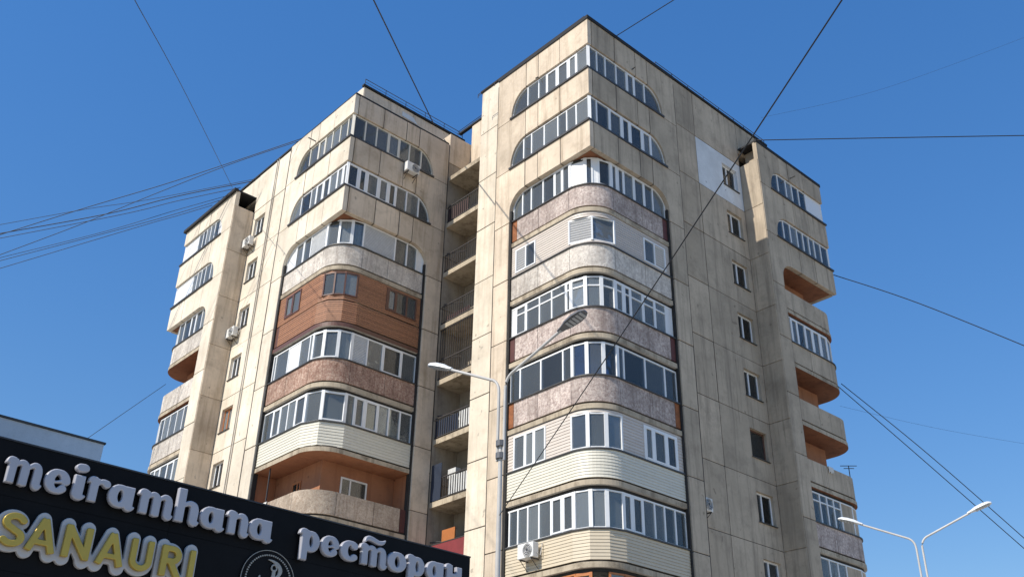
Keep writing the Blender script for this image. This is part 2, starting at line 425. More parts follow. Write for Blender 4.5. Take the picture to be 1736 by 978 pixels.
def pane(S, bal, t0, t1, z0, z1, d, R, off, mat, name='pane', wall=0.02):
    S.ribbon([t0, t1], z0, z1, off, off + wall, d, R).build(name, mat, bal)
def curtain(S, bal, t0, t1, z0, z1, d, R, off):
    n = max(6, int((t1 - t0) / 0.07)); mb = MB(); V = []; F = []
    ph = random.random() * 6
    for i in range(n + 1):
        t = t0 + (t1 - t0) * i / n; o = off + 0.03 * math.sin(i * 1.9 + ph)
        pa, pb = S.pos(t, o, d, R); pc, pd = S.pos(t, o + 0.012, d, R)
        V += [S.P(pa, pb, z0), S.P(pa, pb, z1), S.P(pc, pd, z1), S.P(pc, pd, z0)]
    for i in range(n):
        for j in range(4):
            j2 = (j + 1) % 4; F.append((i * 4 + j, i * 4 + j2, i * 4 + 4 + j2, i * 4 + 4 + j))
    F += [(3, 2, 1, 0), tuple(n * 4 + j for j in range(4))]
    mb.add(V, F).build('curtain', 'curtain', bal)

def glazing(S, bal, ts, z0, z1, d, R, fills=None, frame='white_pvc', gmat='glass', off=0.02, mw=0.075, p_cur=0.45, p_sash=0.35, arch=None, thick=(), transom=None, gm=None):
    """a band of windows: mullions at ts, one pane (or panel) in each interval"""
    fills = fills or {}; fr = MB(); gm = gm or {}
    r0 = d + R
    def top(t):                        # the arch lowers the head of the outer panes
        if arch is None: return z1
        ra, rz = arch
        x = abs(t) - (E_ - ra)
        return z1 if x <= 0 else z1 - rz + rz * math.sqrt(max(0.0, 1 - min(1, x / ra) ** 2))
    for i, (a, b) in enumerate(zip(ts[:-1], ts[1:])):
        f = fills.get(i, 'g')
        if f == 'o': continue
        za, zb2 = top(a), top(b)
        zt = z1
        lo_top = min(za, zb2)
        if arch and lo_top < z1 - 0.02:
            # the quarter-round pane follows the arch; its frame is a bent bar
            k = 8; tt = [a + (b - a) * j / k for j in range(k + 1)]
            for half, o0, o1, mt, nm in ((0, off + 0.015, off + 0.035, gm.get(i, gmat) if f == 'g' else 'white_pvc', 'pane' if f == 'g' else 'infill_panel'),):
                A = [S.P(*S.pos(t, o0, d, R), z) for t, z in [(tt[0], z0)] + [(t, max(z0 + 0.01, top(t))) for t in tt] + [(tt[-1], z0)]]
                B = [S.P(*S.pos(t, o1, d, R), z) for t, z in [(tt[0], z0)] + [(t, max(z0 + 0.01, top(t))) for t in tt] + [(tt[-1], z0)]]
                MB().prism(A, B).build(nm, mt, bal)
            for t_, u_ in zip(tt[:-1], tt[1:]):
                zq0, zq1 = max(z0 + 0.03, top(t_)), max(z0 + 0.03, top(u_))
                fr.hexa([S.P(*S.pos(t, o, d, R), z) for t, o, z in ((t_, off - 0.02, zq0 - 0.06), (t_, off + 0.06, zq0 - 0.06), (u_, off + 0.06, zq1 - 0.06), (u_, off - 0.02, zq1 - 0.06), (t_, off - 0.02, zq0), (t_, off + 0.06, zq0), (u_, off + 0.06, zq1), (u_, off - 0.02, zq1))])
        elif f == 'g':
            pane(S, bal, a, b, z0 + 0.02, zt - 0.02, d, R, off + 0.015, gm.get(i, gmat))
            if random.random() < p_cur and b - a < 1.6:
                curtain(S, bal, a + 0.05, b - 0.05, z0 + 0.03, zt - 0.05, d, R, off + 0.16)
            if random.random() < p_sash:
                sa, sb = a + 0.045, b - 0.045; m = MB()
                for (u0, u1, v0, v1) in ((sa, sa + 0.06, z0 + 0.06, zt - 0.06), (sb - 0.06, sb, z0 + 0.06, zt - 0.06), (sa + 0.06, sb - 0.06, z0 + 0.06, z0 + 0.12), (sa + 0.06, sb - 0.06, zt - 0.12, zt - 0.06)):
                    if sb - sa > 0.2: S.ribbon([u0, u1], v0, v1, off - 0.03, off + 0.01, d, R, m)
                if m.V: m.build('sash_frame', frame, bal)
        elif f == 'w':
            pane(S, bal, a + 0.02, b - 0.02, z0 + 0.02, zt - 0.02, d, R, off, 'white_pvc', 'infill_panel', 0.05)
        elif f == 'k':
            pane(S, bal, a + 0.02, b - 0.02, z0 + 0.02, zt - 0.02, d, R, off, 'concrete_grey', 'infill_panel', 0.08)
        elif f in 'rl':
            n = 17 if f == 'r' else 9; m = MB(); hh = (zt - z0 - 0.1) / n
            for j in range(n):
                S.ribbon([a + 0.04, b - 0.04], z0 + 0.05 + j * hh + (0.0 if f == 'r' else 0.03), z0 + 0.05 + (j + 1) * hh - (0.012 if f == 'r' else 0.055), off, off + 0.02, d, R, m, tilt=0.012 if f == 'r' else -0.02)
            m.build('roller_shutter' if f == 'r' else 'louvre', 'shutter_grey' if f == 'r' else 'white_pvc', bal)
            pane(S, bal, a + 0.04, b - 0.04, z0 + 0.05, zt - 0.05, d, R, off + 0.03, 'shutter_slot', 'shutter_backing')
        # rails
        S.ribbon([a, b], z0, z0 + 0.06, off - 0.02, off + 0.06, d, R, fr)
        if not (arch and lo_top < z1 - 0.02):
            S.ribbon([a, b], zt - 0.06, zt, off - 0.02, off + 0.06, d, R, fr)
            if transom and f == 'g': S.ribbon([a, b], zt - transom - 0.03, zt - transom + 0.03, off - 0.018, off + 0.06, d, R, fr)
    for i, t in enumerate(ts):
        w = mw * (2.0 if i in thick else 1.0)
        zt = max(z0 + 0.1, top(t))
        x, y = S.pos(t, off, d, R)
        e = 0.02; q1 = S.pos(t - e, off, d, R); q2 = S.pos(t + e, off, d, R)
        tx, ty = q2[0] - q1[0], q2[1] - q1[1]
        if R == 0 and t == 0: tx, ty = -1.0, 1.0
        ln = math.hypot(tx, ty) or 1; tx, ty = tx / ln, ty / ln
        nx, ny = ty, -tx                           # outward or inward, checked below
        c = (r0 + 3, r0 + 3)
        if (c[0] - x) * nx + (c[1] - y) * ny < 0: nx, ny = -nx, -ny
        pl = []
        for zz in (z0 + 0.001, zt - 0.002):
            for u, v in ((-w / 2, -0.026), (w / 2, -0.026), (w / 2, 0.075), (-w / 2, 0.075)):
                pl.append(S.P(x + tx * u + nx * v, y + ty * u + ny * v, zz))
        fr.hexa(pl)
    fr.build('window_frame', frame, bal)

def balcony(S, k, parapet='pebble_mauve', spec=None, sideA=None, sideB=None, inner='loggia_wall', soffit='pale_plaster', facets=None,
            cap='sill_metal', ph=1.12, psplit=(-3.4, 3.4), door=True, low=0.0, bh=0.125, lip='slab_concrete'):
    sill = -H * k
    # the balcony itself: its slab
    z0, z1 = sill - ph - 0.30, sill - ph - 0.10
    path = [S.pos(t, 0, 0.10, R_ + 0.04) for t in arcs(-E_ + 0.01, E_ - 0.01, R0)]
    poly = path + [(INNER + 0.15, E_ - 0.01), (INNER + 0.15, INNER + 0.15), (E_ - 0.01, INNER + 0.15)]
    m = MB().prism([S.P(p, q, z0) for p, q in poly], [S.P(p, q, z1) for p, q in poly], 0, 1, 0)
    bal = m.build('balcony', [lip, soffit], bld)
    S.ribbon(arcs(-E_ + 0.02, E_ - 0.02, R0), z1 + 0.002, sill - ph - 0.002, 0.06, 0.12, D_, R_).build('joint_recess', 'sealant', bal)
    if inner == 'orange_plaster':
        for L in 'AB': S.box(L, E_ - 0.04, E_ - 0.004, 0.27, INNER - 0.01, z1 + 0.004, sill + H - ph - 0.31).build('end_wall', inner, bal)
    # inner wall of the flat behind
    S.ribbon([-E_ + 0.01, 0, E_ - 0.01], z1 + 0.003, sill + H - ph - 0.303, 0, 0.13, INNER, 0).build('inner_wall', inner, bal)
    # parapet
    a0, b0 = -E_ + (0.40 if sideA else 0.03), E_ - (0.40 if sideB else 0.03)
    zp0, zp1 = sill - ph + 0.0, sill - 0.057 - low
    if parapet.startswith('pebble') or parapet == 'concrete_grey':
        cuts = [a0] + [c for c in (psplit[0], -R0, R0, psplit[1]) if a0 + 0.3 < c < b0 - 0.3] + [b0]
        for c, e in zip(cuts[:-1], cuts[1:]):
            S.ribbon(arcs(c + 0.012, e - 0.012, R0, facets=facets), zp0, zp1, 0, 0.09, D_, R_).build('parapet_panel', parapet, bal, smooth=True, flat_angle=0.5)
    else:
        boards(S, bal, (a0, b0), zp0 - 0.02, zp1, bh, parapet, D_, R_, 0.0, facets=facets)
        S.ribbon(arcs(a0, b0, R0, facets=facets), zp0, zp1, 0.04, 0.10, D_, R_).build('parapet_backing', 'slab_concrete', bal)
    for side, (u, v) in ((sideA, (-E_ + 0.03, a0 - 0.02)), (sideB, (b0 + 0.02, E_ - 0.03))):
        if side: S.ribbon([u, v], zp0, zp1, 0.01, 0.06, D_, R_).build('side_strip', side, bal)
    if cap:
        S.ribbon(arcs(-E_ + 0.02, E_ - 0.02, R0, facets=facets), sill - 0.055 - low, sill - low, -0.06, 0.12, D_, R_).build('sill', cap, bal)
    return bal

def head(k):      # underside of the slab (or spandrel) above storey k
    return -4.56 if k == 2 else -H * (k - 1) - 1.12 - 0.303

def glazed(S, k, ts, fills=None, parapet='pebble_mauve', gz=None, wall=None, wz=(0.12, 1.28), windows=None, **kw):
    bkw = {x: kw.pop(x) for x in list(kw) if x in ('sideA', 'sideB', 'inner', 'soffit', 'facets', 'cap', 'ph', 'psplit', 'low', 'bh', 'lip')}
    bal = balcony(S, k, parapet, **bkw)
    sill, top = -H * k, head(k)
    S.ribbon(arcs(-E_ + 0.02, E_ - 0.02, R0), top - 0.13, top - 0.002, 0.11, 0.17, D_, R_).build('head_shade', 'shade_dark', bal)  # dark band painting the shade under the slab above
    glazing(S, bal, ts, sill + 0.002, top - 0.132 if k > 2 else top - 0.002, D_, R_, fills, **{'off': 0.09, **kw})
    return bal
def walled(S, k, windows, mat, parapet, wz=(0.12, 1.28), wkw=None, h=0.125, corner_post=None, facets=None, **kw):
    """storey closed with horizontal boards, small windows set into them"""
    bal = balcony(S, k, parapet, facets=facets, **kw)
    sill, top = -H * k, head(k)
    wins = [(w[0], w[-1]) for w, _ in windows]
    z0w, z1w = sill + wz[0], sill + wz[1]
    boards(S, bal, (-E_ + 0.03, E_ - 0.03), sill + 0.01, top - 0.03, h, mat, D_, R_, 0.02, facets=facets, windows=wins, wz=(z0w, z1w))
    cur = -E_ + 0.05; bm_ = MB()
    for w0, w1 in wins + [(E_ - 0.05, E_)]:
        if w0 - cur > 0.1: S.ribbon(arcs(cur, w0, R0, facets=facets), sill, top - 0.02, 0.06, 0.11, D_, R_, bm_)
        cur = w1
    bm_.build('wall_backing', 'slab_concrete', bal)
    n = round((top - 0.03 - sill - 0.01) / h); hh = (top - 0.04 - sill) / n
    ra = sill + 0.01 + math.ceil((z0w - sill - 0.01 - hh / 2) / hh) * hh; rb = sill + 0.01 + math.ceil((z1w - sill - 0.01 - hh / 2) / hh) * hh
    for ts, fl in windows:
        glazing(S, bal, ts, ra, rb, D_, R_, fl, off=0.0, p_cur=0.25, **(wkw or {}))
    return bal

def sharp(S, k, ts, fills=None, **kw):
    """one of the two top storeys: window band between sharp-cornered spandrels"""
    sill = -H * k
    b = MB(); S.ribbon([-E_ - 0.05, 0, E_ + 0.05], sill - 0.10, sill - 0.005, -0.075, 0.30, 0, 0, b)
    bal = b.build('window_sill', 'sill_metal', bld)
    S.ribbon([-E_ + 0.01, 0, E_ - 0.01], sill - 1.05, sill + 1.7, 0, 0.13, INNER, 0).build('inner_wall', 'loggia_wall', bal)
    glazing(S, bal, ts, sill, sill + 1.37, 0.09, 0, fills, arch=(1.02, 1.29), off=0.02, **kw)
    return bal

neg = lambda *x: [-abs(v) for v in x]
# ---- right tower (corner C2)
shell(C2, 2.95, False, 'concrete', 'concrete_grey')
sharp(C2, 0, neg(5.19, 4.12, 3.36, 2.83, 2.10, 1.36, 0.82) + [0, 0.67, 1.24, 1.99, 2.71, 3.28, 4.0, 5.19], thick=(7,), p_cur=0.55, p_sash=0.2)
sharp(C2, 1, neg(5.19, 4.37, 3.83, 2.98, 2.08, 1.51, 0.91) + [0, 0.56, 1.38, 2.23, 2.78, 3.65, 4.26, 5.19], thick=(7,), p_cur=0.45, p_sash=0.25)
glazed(C2, 2, neg(5.12, 4.52, 3.94, 3.17, 2.46, 1.92, R0) + [-0.35, 0.1, 0.5, R0, 1.9, 2.35, 2.98, 3.72, 4.29, 5.12], {6: 'w', 8: 'w'}, 'pebble_mauve', sideA='rust', sideB='maroon', thick=(6, 7, 10), arch=(0.95, 0.95))
walled(C2, 3, [(neg(4.81, 4.18, 3.59), {0: 'l'}), ([-R0, 0.0, R0], {0: 'l'}), ([3.4, 4.08, 4.78], {1: 'l'})], 'siding_beige', 'pebble_grey', facets=None, h=0.115)
glazed(C2, 4, neg(5.12, 4.86, 4.17, 3.37, 2.63, 1.81, R0) + [-0.5, 0.5, R0, 2.0, 2.45, 3.18, 3.99, 4.68, 5.12], {0: 'w', 14: 'w'}, 'pebble_mauve', sideA='maroon', sideB='maroon', thick=(6, 7, 8, 9), transom=0.42, p_sash=0.5)
glazed(C2, 5, neg(5.12, 4.51, 3.27, 2.0, R0) + [-0.5, 0.5, R0, 1.84, 3.13, 4.36, 5.12], {}, 'pebble_mauve', sideA='rust', sideB='rust', thick=(4, 5, 6, 7), gmat='glass_blue', p_cur=0.0, p_sash=0.15)
walled(C2, 6, [(neg(4.72, 4.07, 3.56, 2.94), {}), ([-R0, -0.5, 0.5, R0], {}), ([2.8, 3.32, 4.09, 4.74], {})], 'siding_beige', 'siding_cream', wz=(0.02, 1.36), cap='sill_metal', wkw=dict(thick=(1, 2)))
glazed(C2, 7, neg(5.15, 5.01, 4.52, 3.96, 3.34, 2.69, 2.08, R0) + [-0.45, 0.45, R0, 1.99, 2.6, 3.26, 3.84, 4.47, 5.12], {}, 'siding_tan', thick=(7, 8, 9), facets=(-R0, -0.5, 0.5, R0), p_sash=0.3)
glazed(C2, 8, neg(5.12, 4.0, 3.0, 2.0, R0) + [-0.5, 0.5, R0, 2.3, 3.2, 4.2, 5.12], {5: 'o'}, 'siding_beige', frame='orange_frame', facets=(-R0, -0.5, 0.5, R0))
# ---- left tower (corner C1)
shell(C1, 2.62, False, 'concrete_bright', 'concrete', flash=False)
sharp(C1, 0, neg(5.19, 4.11, 3.3, 2.63, 1.98, 1.26, 0.55) + [0, 0.85, 1.55, 2.27, 3.0, 3.65, 4.43, 5.19], thick=(7,), p_cur=0.6, p_sash=0.15, frame='cream_pvc')
sharp(C1, 1, neg(5.19, 4.32, 3.4, 2.91, 2.26, 1.64, 1.01, 0.47) + [0, 0.76, 1.23, 1.97, 2.56, 3.05, 3.71, 4.49, 5.19], thick=(8,), p_cur=0.5, p_sash=0.5, gm={8: 'glass_blue', 9: 'glass_blue', 1: 'glass_blue'})
glazed(C1, 2, neg(5.12, 4.35, 3.58, 2.93, R0) + [-0.35, 0.6, R0, 3.36, 4.09, 4.71, 5.12], {0: 'w', 3: 'r', 7: 'r', 10: 'r'}, 'pebble_grey', arch=(0.95, 0.95), thick=(4, 6), p_sash=0.7, psplit=(-3.4, 3.0))
walled(C1, 3, [(neg(4.45, 3.8, 3.16), {}), ([-1.0, -0.2, 0.5, 1.35], {}), ([3.11, 3.64, 4.27, 4.84], {})], 'wood_orange', 'wood_orange', wz=(0.2, 1.4), h=0.11, cap=None, wkw=dict(frame='brown_frame', gmat='glass', thick=()), facets=(-R0, -0.5, 0.5, R0), bh=0.11, lip='brown_frame', sideA='brown_frame')
glazed(C1, 4, neg(5.0, 4.77, 3.64, 2.61, 1.77, R0) + [-0.5, 0.5, R0, 2.33, 3.19, 4.29, 5.12], {1: 'g', 2: 'w', 8: 'r'}, 'pebble_rust', thick=(5, 6, 7, 8), p_cur=0.3, p_sash=0.4)
glazed(C1, 5, neg(5.12, 4.29, 3.62, 2.96, 2.31, R0) + [-0.1, R0, 1.95, 2.5, 3.23, 3.82, 4.46, 5.12], {}, 'siding_cream', facets=(-R0, -0.1, R0), thick=(5, 6, 7), p_cur=0.3, p_sash=0.4, soffit='orange_plaster', bh=0.14)
b6 = balcony(C1, 6, 'pebble_beige', inner='orange_plaster', soffit='soffit_brown', cap=None, sideB='maroon', low=0.05)
def inner_window(S, bal, L, t0, t1, z0, z1, frame='white_pvc'):
    m = MB(); o = INNER - 0.04
    for a, b, c, d in ((t0, t0 + 0.08, z0, z1), (t1 - 0.08, t1, z0, z1), (t0 + 0.08, t1 - 0.08, z0, z0 + 0.08), (t0 + 0.08, t1 - 0.08, z1 - 0.08, z1), ((t0 * 2 + t1) / 3, (t0 * 2 + t1) / 3 + 0.08, z0 + 0.08, z1 - 0.08)):
        S.box(L, a, b, o, o + 0.035, c, d, m)
    m.build('window_frame', frame, bal)
    S.box(L, t0 + 0.05, t1 - 0.05, o + 0.02, o + 0.034, z0 + 0.05, z1 - 0.05).build('pane', 'glass_dark', bal)
inner_window(C1, b6, 'B', 2.3, 3.7, -18.35, -16.95)
inner_window(C1, b6, 'A', 2.9, 3.6, -19.1, -17.0, 'orange_frame')
C1.box('A', 3.95, 4.0, 0.25, 0.3, -18.1, -16.43).build('pole', 'rail_dark', b6)
for S, ks in ((C2, (9,)), (C1, (7, 8, 9)), (C0, (6, 7, 8, 9)), (C3, (8, 9))):
    for k in ks: glazed(S, k, neg(5.12, 3.4, R0) + [0, R0, 3.4, 5.12], {}, 'pebble_mauve', p_cur=0, p_sash=0)
# ---- right wing (corner C3)
shell(C3, 2.62, True, 'concrete_grey', 'concrete_grey', flash=0.03)
sharp(C3, 0, neg(5.19, 4.37, 3.59, 3.01, 2.36, 1.67, 0.1) + [0, 1.7, 3.4, 5.19], {5: 'w'}, p_cur=0.2, p_sash=0.1, gm={0: 'glass_blue', 1: 'glass_blue', 3: 'glass_blue', 4: 'glass_blue'})
sharp(C3, 1, neg(5.19, 4.42, 3.78, 3.13, 2.57, 2.01, 1.49, 0.87) + [0, 1.7, 3.4, 5.19], {}, p_cur=0.3, p_sash=0.1, gm={0: 'glass_blue', 1: 'glass_blue', 7: 'glass_blue', 6: 'glass_blue'})
balcony(C3, 2, 'concrete_grey', inner='orange_plaster', soffit='soffit_brown', cap=None)
glazed(C3, 3, neg(5.12, 4.75, 4.17, 3.52, 2.84, 2.16, R0) + [-0.4, 0.4, R0, 3.4, 5.12], {}, 'concrete_grey', p_cur=0.3, p_sash=0.5, soffit='soffit_brown')
balcony(C3, 4, 'concrete_grey', inner='orange_plaster', soffit='soffit_brown', cap=None)
balcony(C3, 5, 'concrete_grey', inner='orange_plaster', soffit='soffit_brown', cap=None)
glazed(C3, 6, neg(5.1, 4.96, 4.29, 3.69, 3.12, 2.52) + [-R0, -0.5, 0.5, R0, 3.4, 5.12], {0: 'w', 5: 'k', 6: 'k', 7: 'k', 8: 'k', 9: 'k', 10: 'k'}, 'pebble_mauve', p_cur=0.1, p_sash=0.1, transom=0.4)
glazed(C3, 7, neg(5.1, 4.2, 3.5, 2.8) + [-R0, -0.5, 0.5, R0, 3.4, 5.12], {3: 'k', 4: 'k', 5: 'k', 6: 'k', 7: 'k', 8: 'k'}, 'pebble_mauve', p_cur=0.1, p_sash=0.1)
# ---- left wing (corner C0)
shell(C0, 2.45, True, 'concrete_bright', 'concrete', flash=0.16)
sharp(C0, 0, neg(5.19, 4.64, 4.05, 3.51, 2.99, 2.54, 1.98, 0.06) + [0, 1.7, 3.4, 5.19], {0: 'w', 6: 'w'}, p_cur=0.3, p_sash=0.1)
sharp(C0, 1, neg(5.19, 4.57, 3.9, 3.39, 2.87, 2.35, 0.06) + [0, 1.7, 3.4, 5.19], {5: 'w'}, p_cur=0.3, p_sash=0.1)
glazed(C0, 2, neg(5.12, 4.32, 3.61, 2.96, 2.15, R0) + [-0.4, 0.4, R0, 3.4, 5.12], {}, 'pebble_grey', p_cur=0.3, p_sash=0.1, arch=(0.95, 0.95), soffit='soffit_brown')
balcony(C0, 3, 'pebble_grey', inner='orange_plaster', soffit='soffit_brown', cap=None)
glazed(C0, 4, neg(5.12, 4.31, 3.52, 2.7, 1.98, R0) + [-0.4, 0.4, R0, 3.4, 5.12], {}, 'pebble_grey', p_cur=0.3, p_sash=0.2)
glazed(C0, 5, neg(5.12, 4.31, 3.52, 2.7, 1.98, R0) + [-0.4, 0.4, R0, 3.4, 5.12], {}, 'pebble_grey', p_cur=0.3, p_sash=0.2)

# ---------------------------------------------------------------- flat walls between the shells
def wall_panel(axis, face, back, a0, a1, z0, z1, hole=None, mat='concrete', name='concrete_panel'):
    """axis 'x': wall runs along x at y=face; axis 'y': wall runs along y at x=face; thickness towards back"""
    P = (lambda a, o, z: (a, o, REL(z))) if axis == 'x' else (lambda a, o, z: (o, a, REL(z)))
    gp = 0.017 + random.uniform(-0.004, 0.006); face += math.copysign(random.uniform(0, 0.014), back - face); a0 += gp; a1 -= gp; z0 += gp; z1 -= gp
    if not hole:
        return MB().hexa([P(a, o, z) for z in (z0, z1) for a, o in ((a0, face), (a1, face), (a1, back), (a0, back))]).build(name, mat, bld, bevel=0.012)
    h0, h1, hz0, hz1 = hole
    out = [(a0, z0), (a1, z0), (a1, z1), (a0, z1)]; inn = [(h0, hz0), (h1, hz0), (h1, hz1), (h0, hz1)]
    V = [P(a, face, z) for a, z in out + inn] + [P(a, back, z) for a, z in out + inn]; F = []
    for i in range(4):
        j = (i + 1) % 4
        F += [(i, j, 4 + j, 4 + i), (8 + j, 8 + i, 12 + i, 12 + j), (j, i, 8 + i, 8 + j), (4 + i, 4 + j, 12 + j, 12 + i)]
    return MB().add(V, F).build(name, mat, bld)
def wall_window(axis, face, sgn, h0, h1, z0, z1, frame='white_pvc', panes=2, gm='glass_dark', cur=True, side_blind=True):
    """set back in its opening; sgn = direction from the face into the wall"""
    P = (lambda a, o, z: (a, face + sgn * o, REL(z))) if axis == 'x' else (lambda a, o, z: (face + sgn * o, a, REL(z)))
    B = lambda mb, a0, a1, o0, o1, c0, c1: mb.hexa([P(a, o, z) for z in (c0, c1) for a, o in ((a0, o0), (a1, o0), (a1, o1), (a0, o1))])
    f = MB(); o0, o1 = 0.16, 0.24; w = 0.075
    B(f, h0 + 0.002, h0 + w, o0, o1, z0 + 0.002, z1 - 0.002); B(f, h1 - w, h1 - 0.002, o0, o1, z0 + 0.002, z1 - 0.002)
    B(f, h0 + w, h1 - w, o0, o1, z0 + 0.002, z0 + w); B(f, h0 + w, h1 - w, o0, o1, z1 - w, z1 - 0.002)
    cuts = [h0 + w * 0.6] + [h0 + (h1 - h0) * (0.42 if panes == 2 else i / panes) for i in range(1, panes)] + [h1 - w * 0.6]
    for c in cuts[1:-1]: B(f, c - w * 0.6, c + w * 0.6, o0 - 0.004, o1 - 0.004, z0 + w, z1 - w)
    win = f.build('window', frame, bld)
    for a, b in zip(cuts[:-1], cuts[1:]):
        B(MB(), a, b, 0.19, 0.205, z0 + w * 0.6, z1 - w * 0.6).build('pane', gm, win)
        if cur and random.random() < 0.35: B(MB(), a + 0.05, b - 0.05, 0.28, 0.295, z0 + w, z1 - w).build('curtain', 'curtain', win)
    B(MB(), h0 - 0.04, h1 + 0.04, -0.06, 0.15, z0 - 0.035, z0 - 0.001).build('sill', 'sill_metal', win)
    return win

# right block: wall facing the road, between tower and wing
RW, V0, V1 = -1.05, 6.2, 13.02
zt = [4.45] + [1.55 - H * k for k in range(0, 11)] + [ZB]
for k, (z1, z0) in enumerate(zip(zt[:-1], zt[1:])):
    for a0, a1 in ((V0 - 0.3, 9.17), (9.17, V1)):
        hole = None; mt = 'concrete_grey'
        if k >= 1 and a0 > 9 and k <= 10:
            hole = (11.36, 12.64, -0.42 - H * (k - 1), 0.97 - H * (k - 1))
        if k == 1 and a0 > 9: mt = 'white_insulation'
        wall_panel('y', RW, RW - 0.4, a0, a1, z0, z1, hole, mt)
        if hole: wall_window('y', RW, -1, *hole, gm='glass_dark' if k != 8 else 'glass_blue', frame='white_pvc' if k != 6 else 'brown_frame', panes=2 if k != 6 else 1)
def sealant(axis, face, sgn, a0, a1, zs_, vs_=()):
    m = MB(); B = (lambda a, b, c, d: m.box(a, b, min(face + sgn * 0.022, face + sgn * 0.2), max(face + sgn * 0.022, face + sgn * 0.2), REL(c), REL(d))) if axis == 'x' else (lambda a, b, c, d: m.box(min(face + sgn * 0.022, face + sgn * 0.2), max(face + sgn * 0.022, face + sgn * 0.2), a, b, REL(c), REL(d)))
    for z in zs_: B(a0 + 0.02, a1 - 0.02, z - 0.03, z + 0.03)
    for v in vs_: B(v - 0.03, v + 0.03, zs_[-1], zs_[0] + 2.8)
    m.build('joint_sealant', 'sealant', bld)['kind'] = 'stuff'
sealant('y', RW, -1, V0 - 0.3, V1, zt[1:-1], (9.17,)); sealant('x', 1.08, 1, -8.84, -5.9, zt[1:-1])
# right block: strip of wall beside the tower's sunny side
for k, (z1, z0) in enumerate(zip(zt[:-1], zt[1:])):
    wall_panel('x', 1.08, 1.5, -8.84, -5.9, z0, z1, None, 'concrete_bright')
# left block: sunny wall between wing and tower
LW = -3.95
zl = [4.15] + [1.43 - H * k for k in range(0, 11)] + [ZB]
for k, (z1, z0) in enumerate(zip(zl[:-1], zl[1:])):
    for a0, a1 in ((-23.53, -20.0), (-20.0, -17.5)):
        hole = (-23.2, -22.06, -0.50 - H * (k - 1), 0.83 - H * (k - 1)) if (a0 < -21 and 1 <= k <= 10) else None
        wall_panel('x', LW, LW + 0.4, a0, a1, z0, z1, hole, 'concrete_bright')
        if hole: wall_window('x', LW, 1, *hole, frame='white_pvc' if k != 5 else 'orange_frame', gm='glass_dark' if k != 5 else 'glass')
sealant('x', LW, 1, -23.53, -17.5, zl[1:-1], (-20.0,))
for u in (-21.45, -21.25):
    MB().box(u - 0.018, u + 0.018, LW - 0.05, LW - 0.006, REL(-20), REL(4.3)).build('conduit', 'pale_plaster', bld)
# wing side walls (the shells' outer pilasters seen from the side)
for S, face_off, jz, mt in ((C0, 1.28, 1.43, 'concrete'), (C3, 1.17, 1.55, 'concrete_grey')):
    zz = [1.46] + [jz - H * k for k in range(1, 11)] + [ZB]
    for z1, z0 in zip(zz[:-1], zz[1:]):
        S.box('A', S.ES - 0.018, S.ES + 0.03, 0.03, face_off - 0.01, z0 + 0.012, z1 - 0.012).build('concrete_panel', mt, bld, bevel=0.01)
# solid cores so that no daylight passes through the block
MB().box(-8.8, -1.47, 1.55, 17.7, 0, REL(3.9)).build('structural_core', 'interior_dark', bld)
MB().box(-28.4, -13.12, -3.53, 9.0, 0, REL(3.6)).build('structural_core', 'interior_dark', bld)
# roof storeys: parapets above the set-back cores
def roof_edge(pts, z, h=0.12, out=0.04):
    m = MB()
    for a, b in zip(pts[:-1], pts[1:]):
        a, b = Vector(a), Vector(b); t = (b - a).normalized(); n = Vector((t.y, -t.x))
        q = [a + n * out - t * out, b + n * out + t * out, b - n * 0.15 + t * out, a - n * 0.15 - t * out]
        m.prism([(p.x, p.y, REL(z)) for p in q], [(p.x, p.y, REL(z + h)) for p in q])
    return m.build('roof_flashing', 'bitumen', bld)
wall_panel('y', RW, RW - 0.4, V1, 16.0, 2.4, 4.45, None, 'concrete_grey', 'roof_parapet')
roof_edge([(-1.03, 6.3), (-1.03, 15.98)], 4.452)
C3.box('A', C3.ES - 0.75, C3.ES - 0.6, 0.26, 1.15, 1.47, 2.6).build('opening_wall', 'concrete_grey', bld)
roof_edge([(-8.86, 1.06), (-1.2, 1.06)], 4.452)
wall_panel('x', LW, LW + 0.4, -28.4, -23.53, 2.3, 4.15, None, 'concrete_bright', 'roof_parapet')
roof_edge([(-28.4, -3.97), (-17.5, -3.97)], 4.152)
for a0, a1 in ((-3.92, -0.6), (-0.6, 2.9)): wall_panel('y', -12.69, -13.1, a0, a1, 2.5, 4.36, None, 'concrete', 'roof_parapet')
wall_panel('x', LW, LW + 0.4, -17.5, -13.4, 2.5, 3.7, None, 'concrete_bright', 'roof_parapet')
wall_panel('x', LW, LW + 0.4, -13.4, -12.69, 2.5, 4.36, None, 'concrete_bright', 'roof_parapet')
roof_edge([(-12.66, -3.97), (-12.66, 3.0)], 4.362)
def roof_rail(p0, p1, z, n, h=0.75):
    p0, p1 = Vector((*p0, REL(z))), Vector((*p1, REL(z))); m = MB(); up = Vector((0, 0, h))
    for i in range(n + 1):
        p = p0.lerp(p1, i / n); m.tube([p, p + up], 0.018, 5)
    m.tube([p0 + up, p1 + up], 0.02, 5); m.tube([p0 + up * 0.5, p1 + up * 0.5], 0.012, 5)
    return m.build('roof_railing', 'rail_dark', bld)
roof_rail((-12.7, -3.9), (-12.7, 2.9), 4.48, 5, 0.42)
roof_rail((-1.1, 6.3), (-1.1, 13), 4.57, 5, 0.3); roof_rail((-1.1, 13), (-1.1, 15.9), 4.57, 3, 0.3)
roof_rail((-8.0, 0.12), (-0.1, 0.12), 3.05, 6, 0.22); roof_rail((-13.0, 2.8), (-9.0, 2.8), 4.8, 3, 0.35)

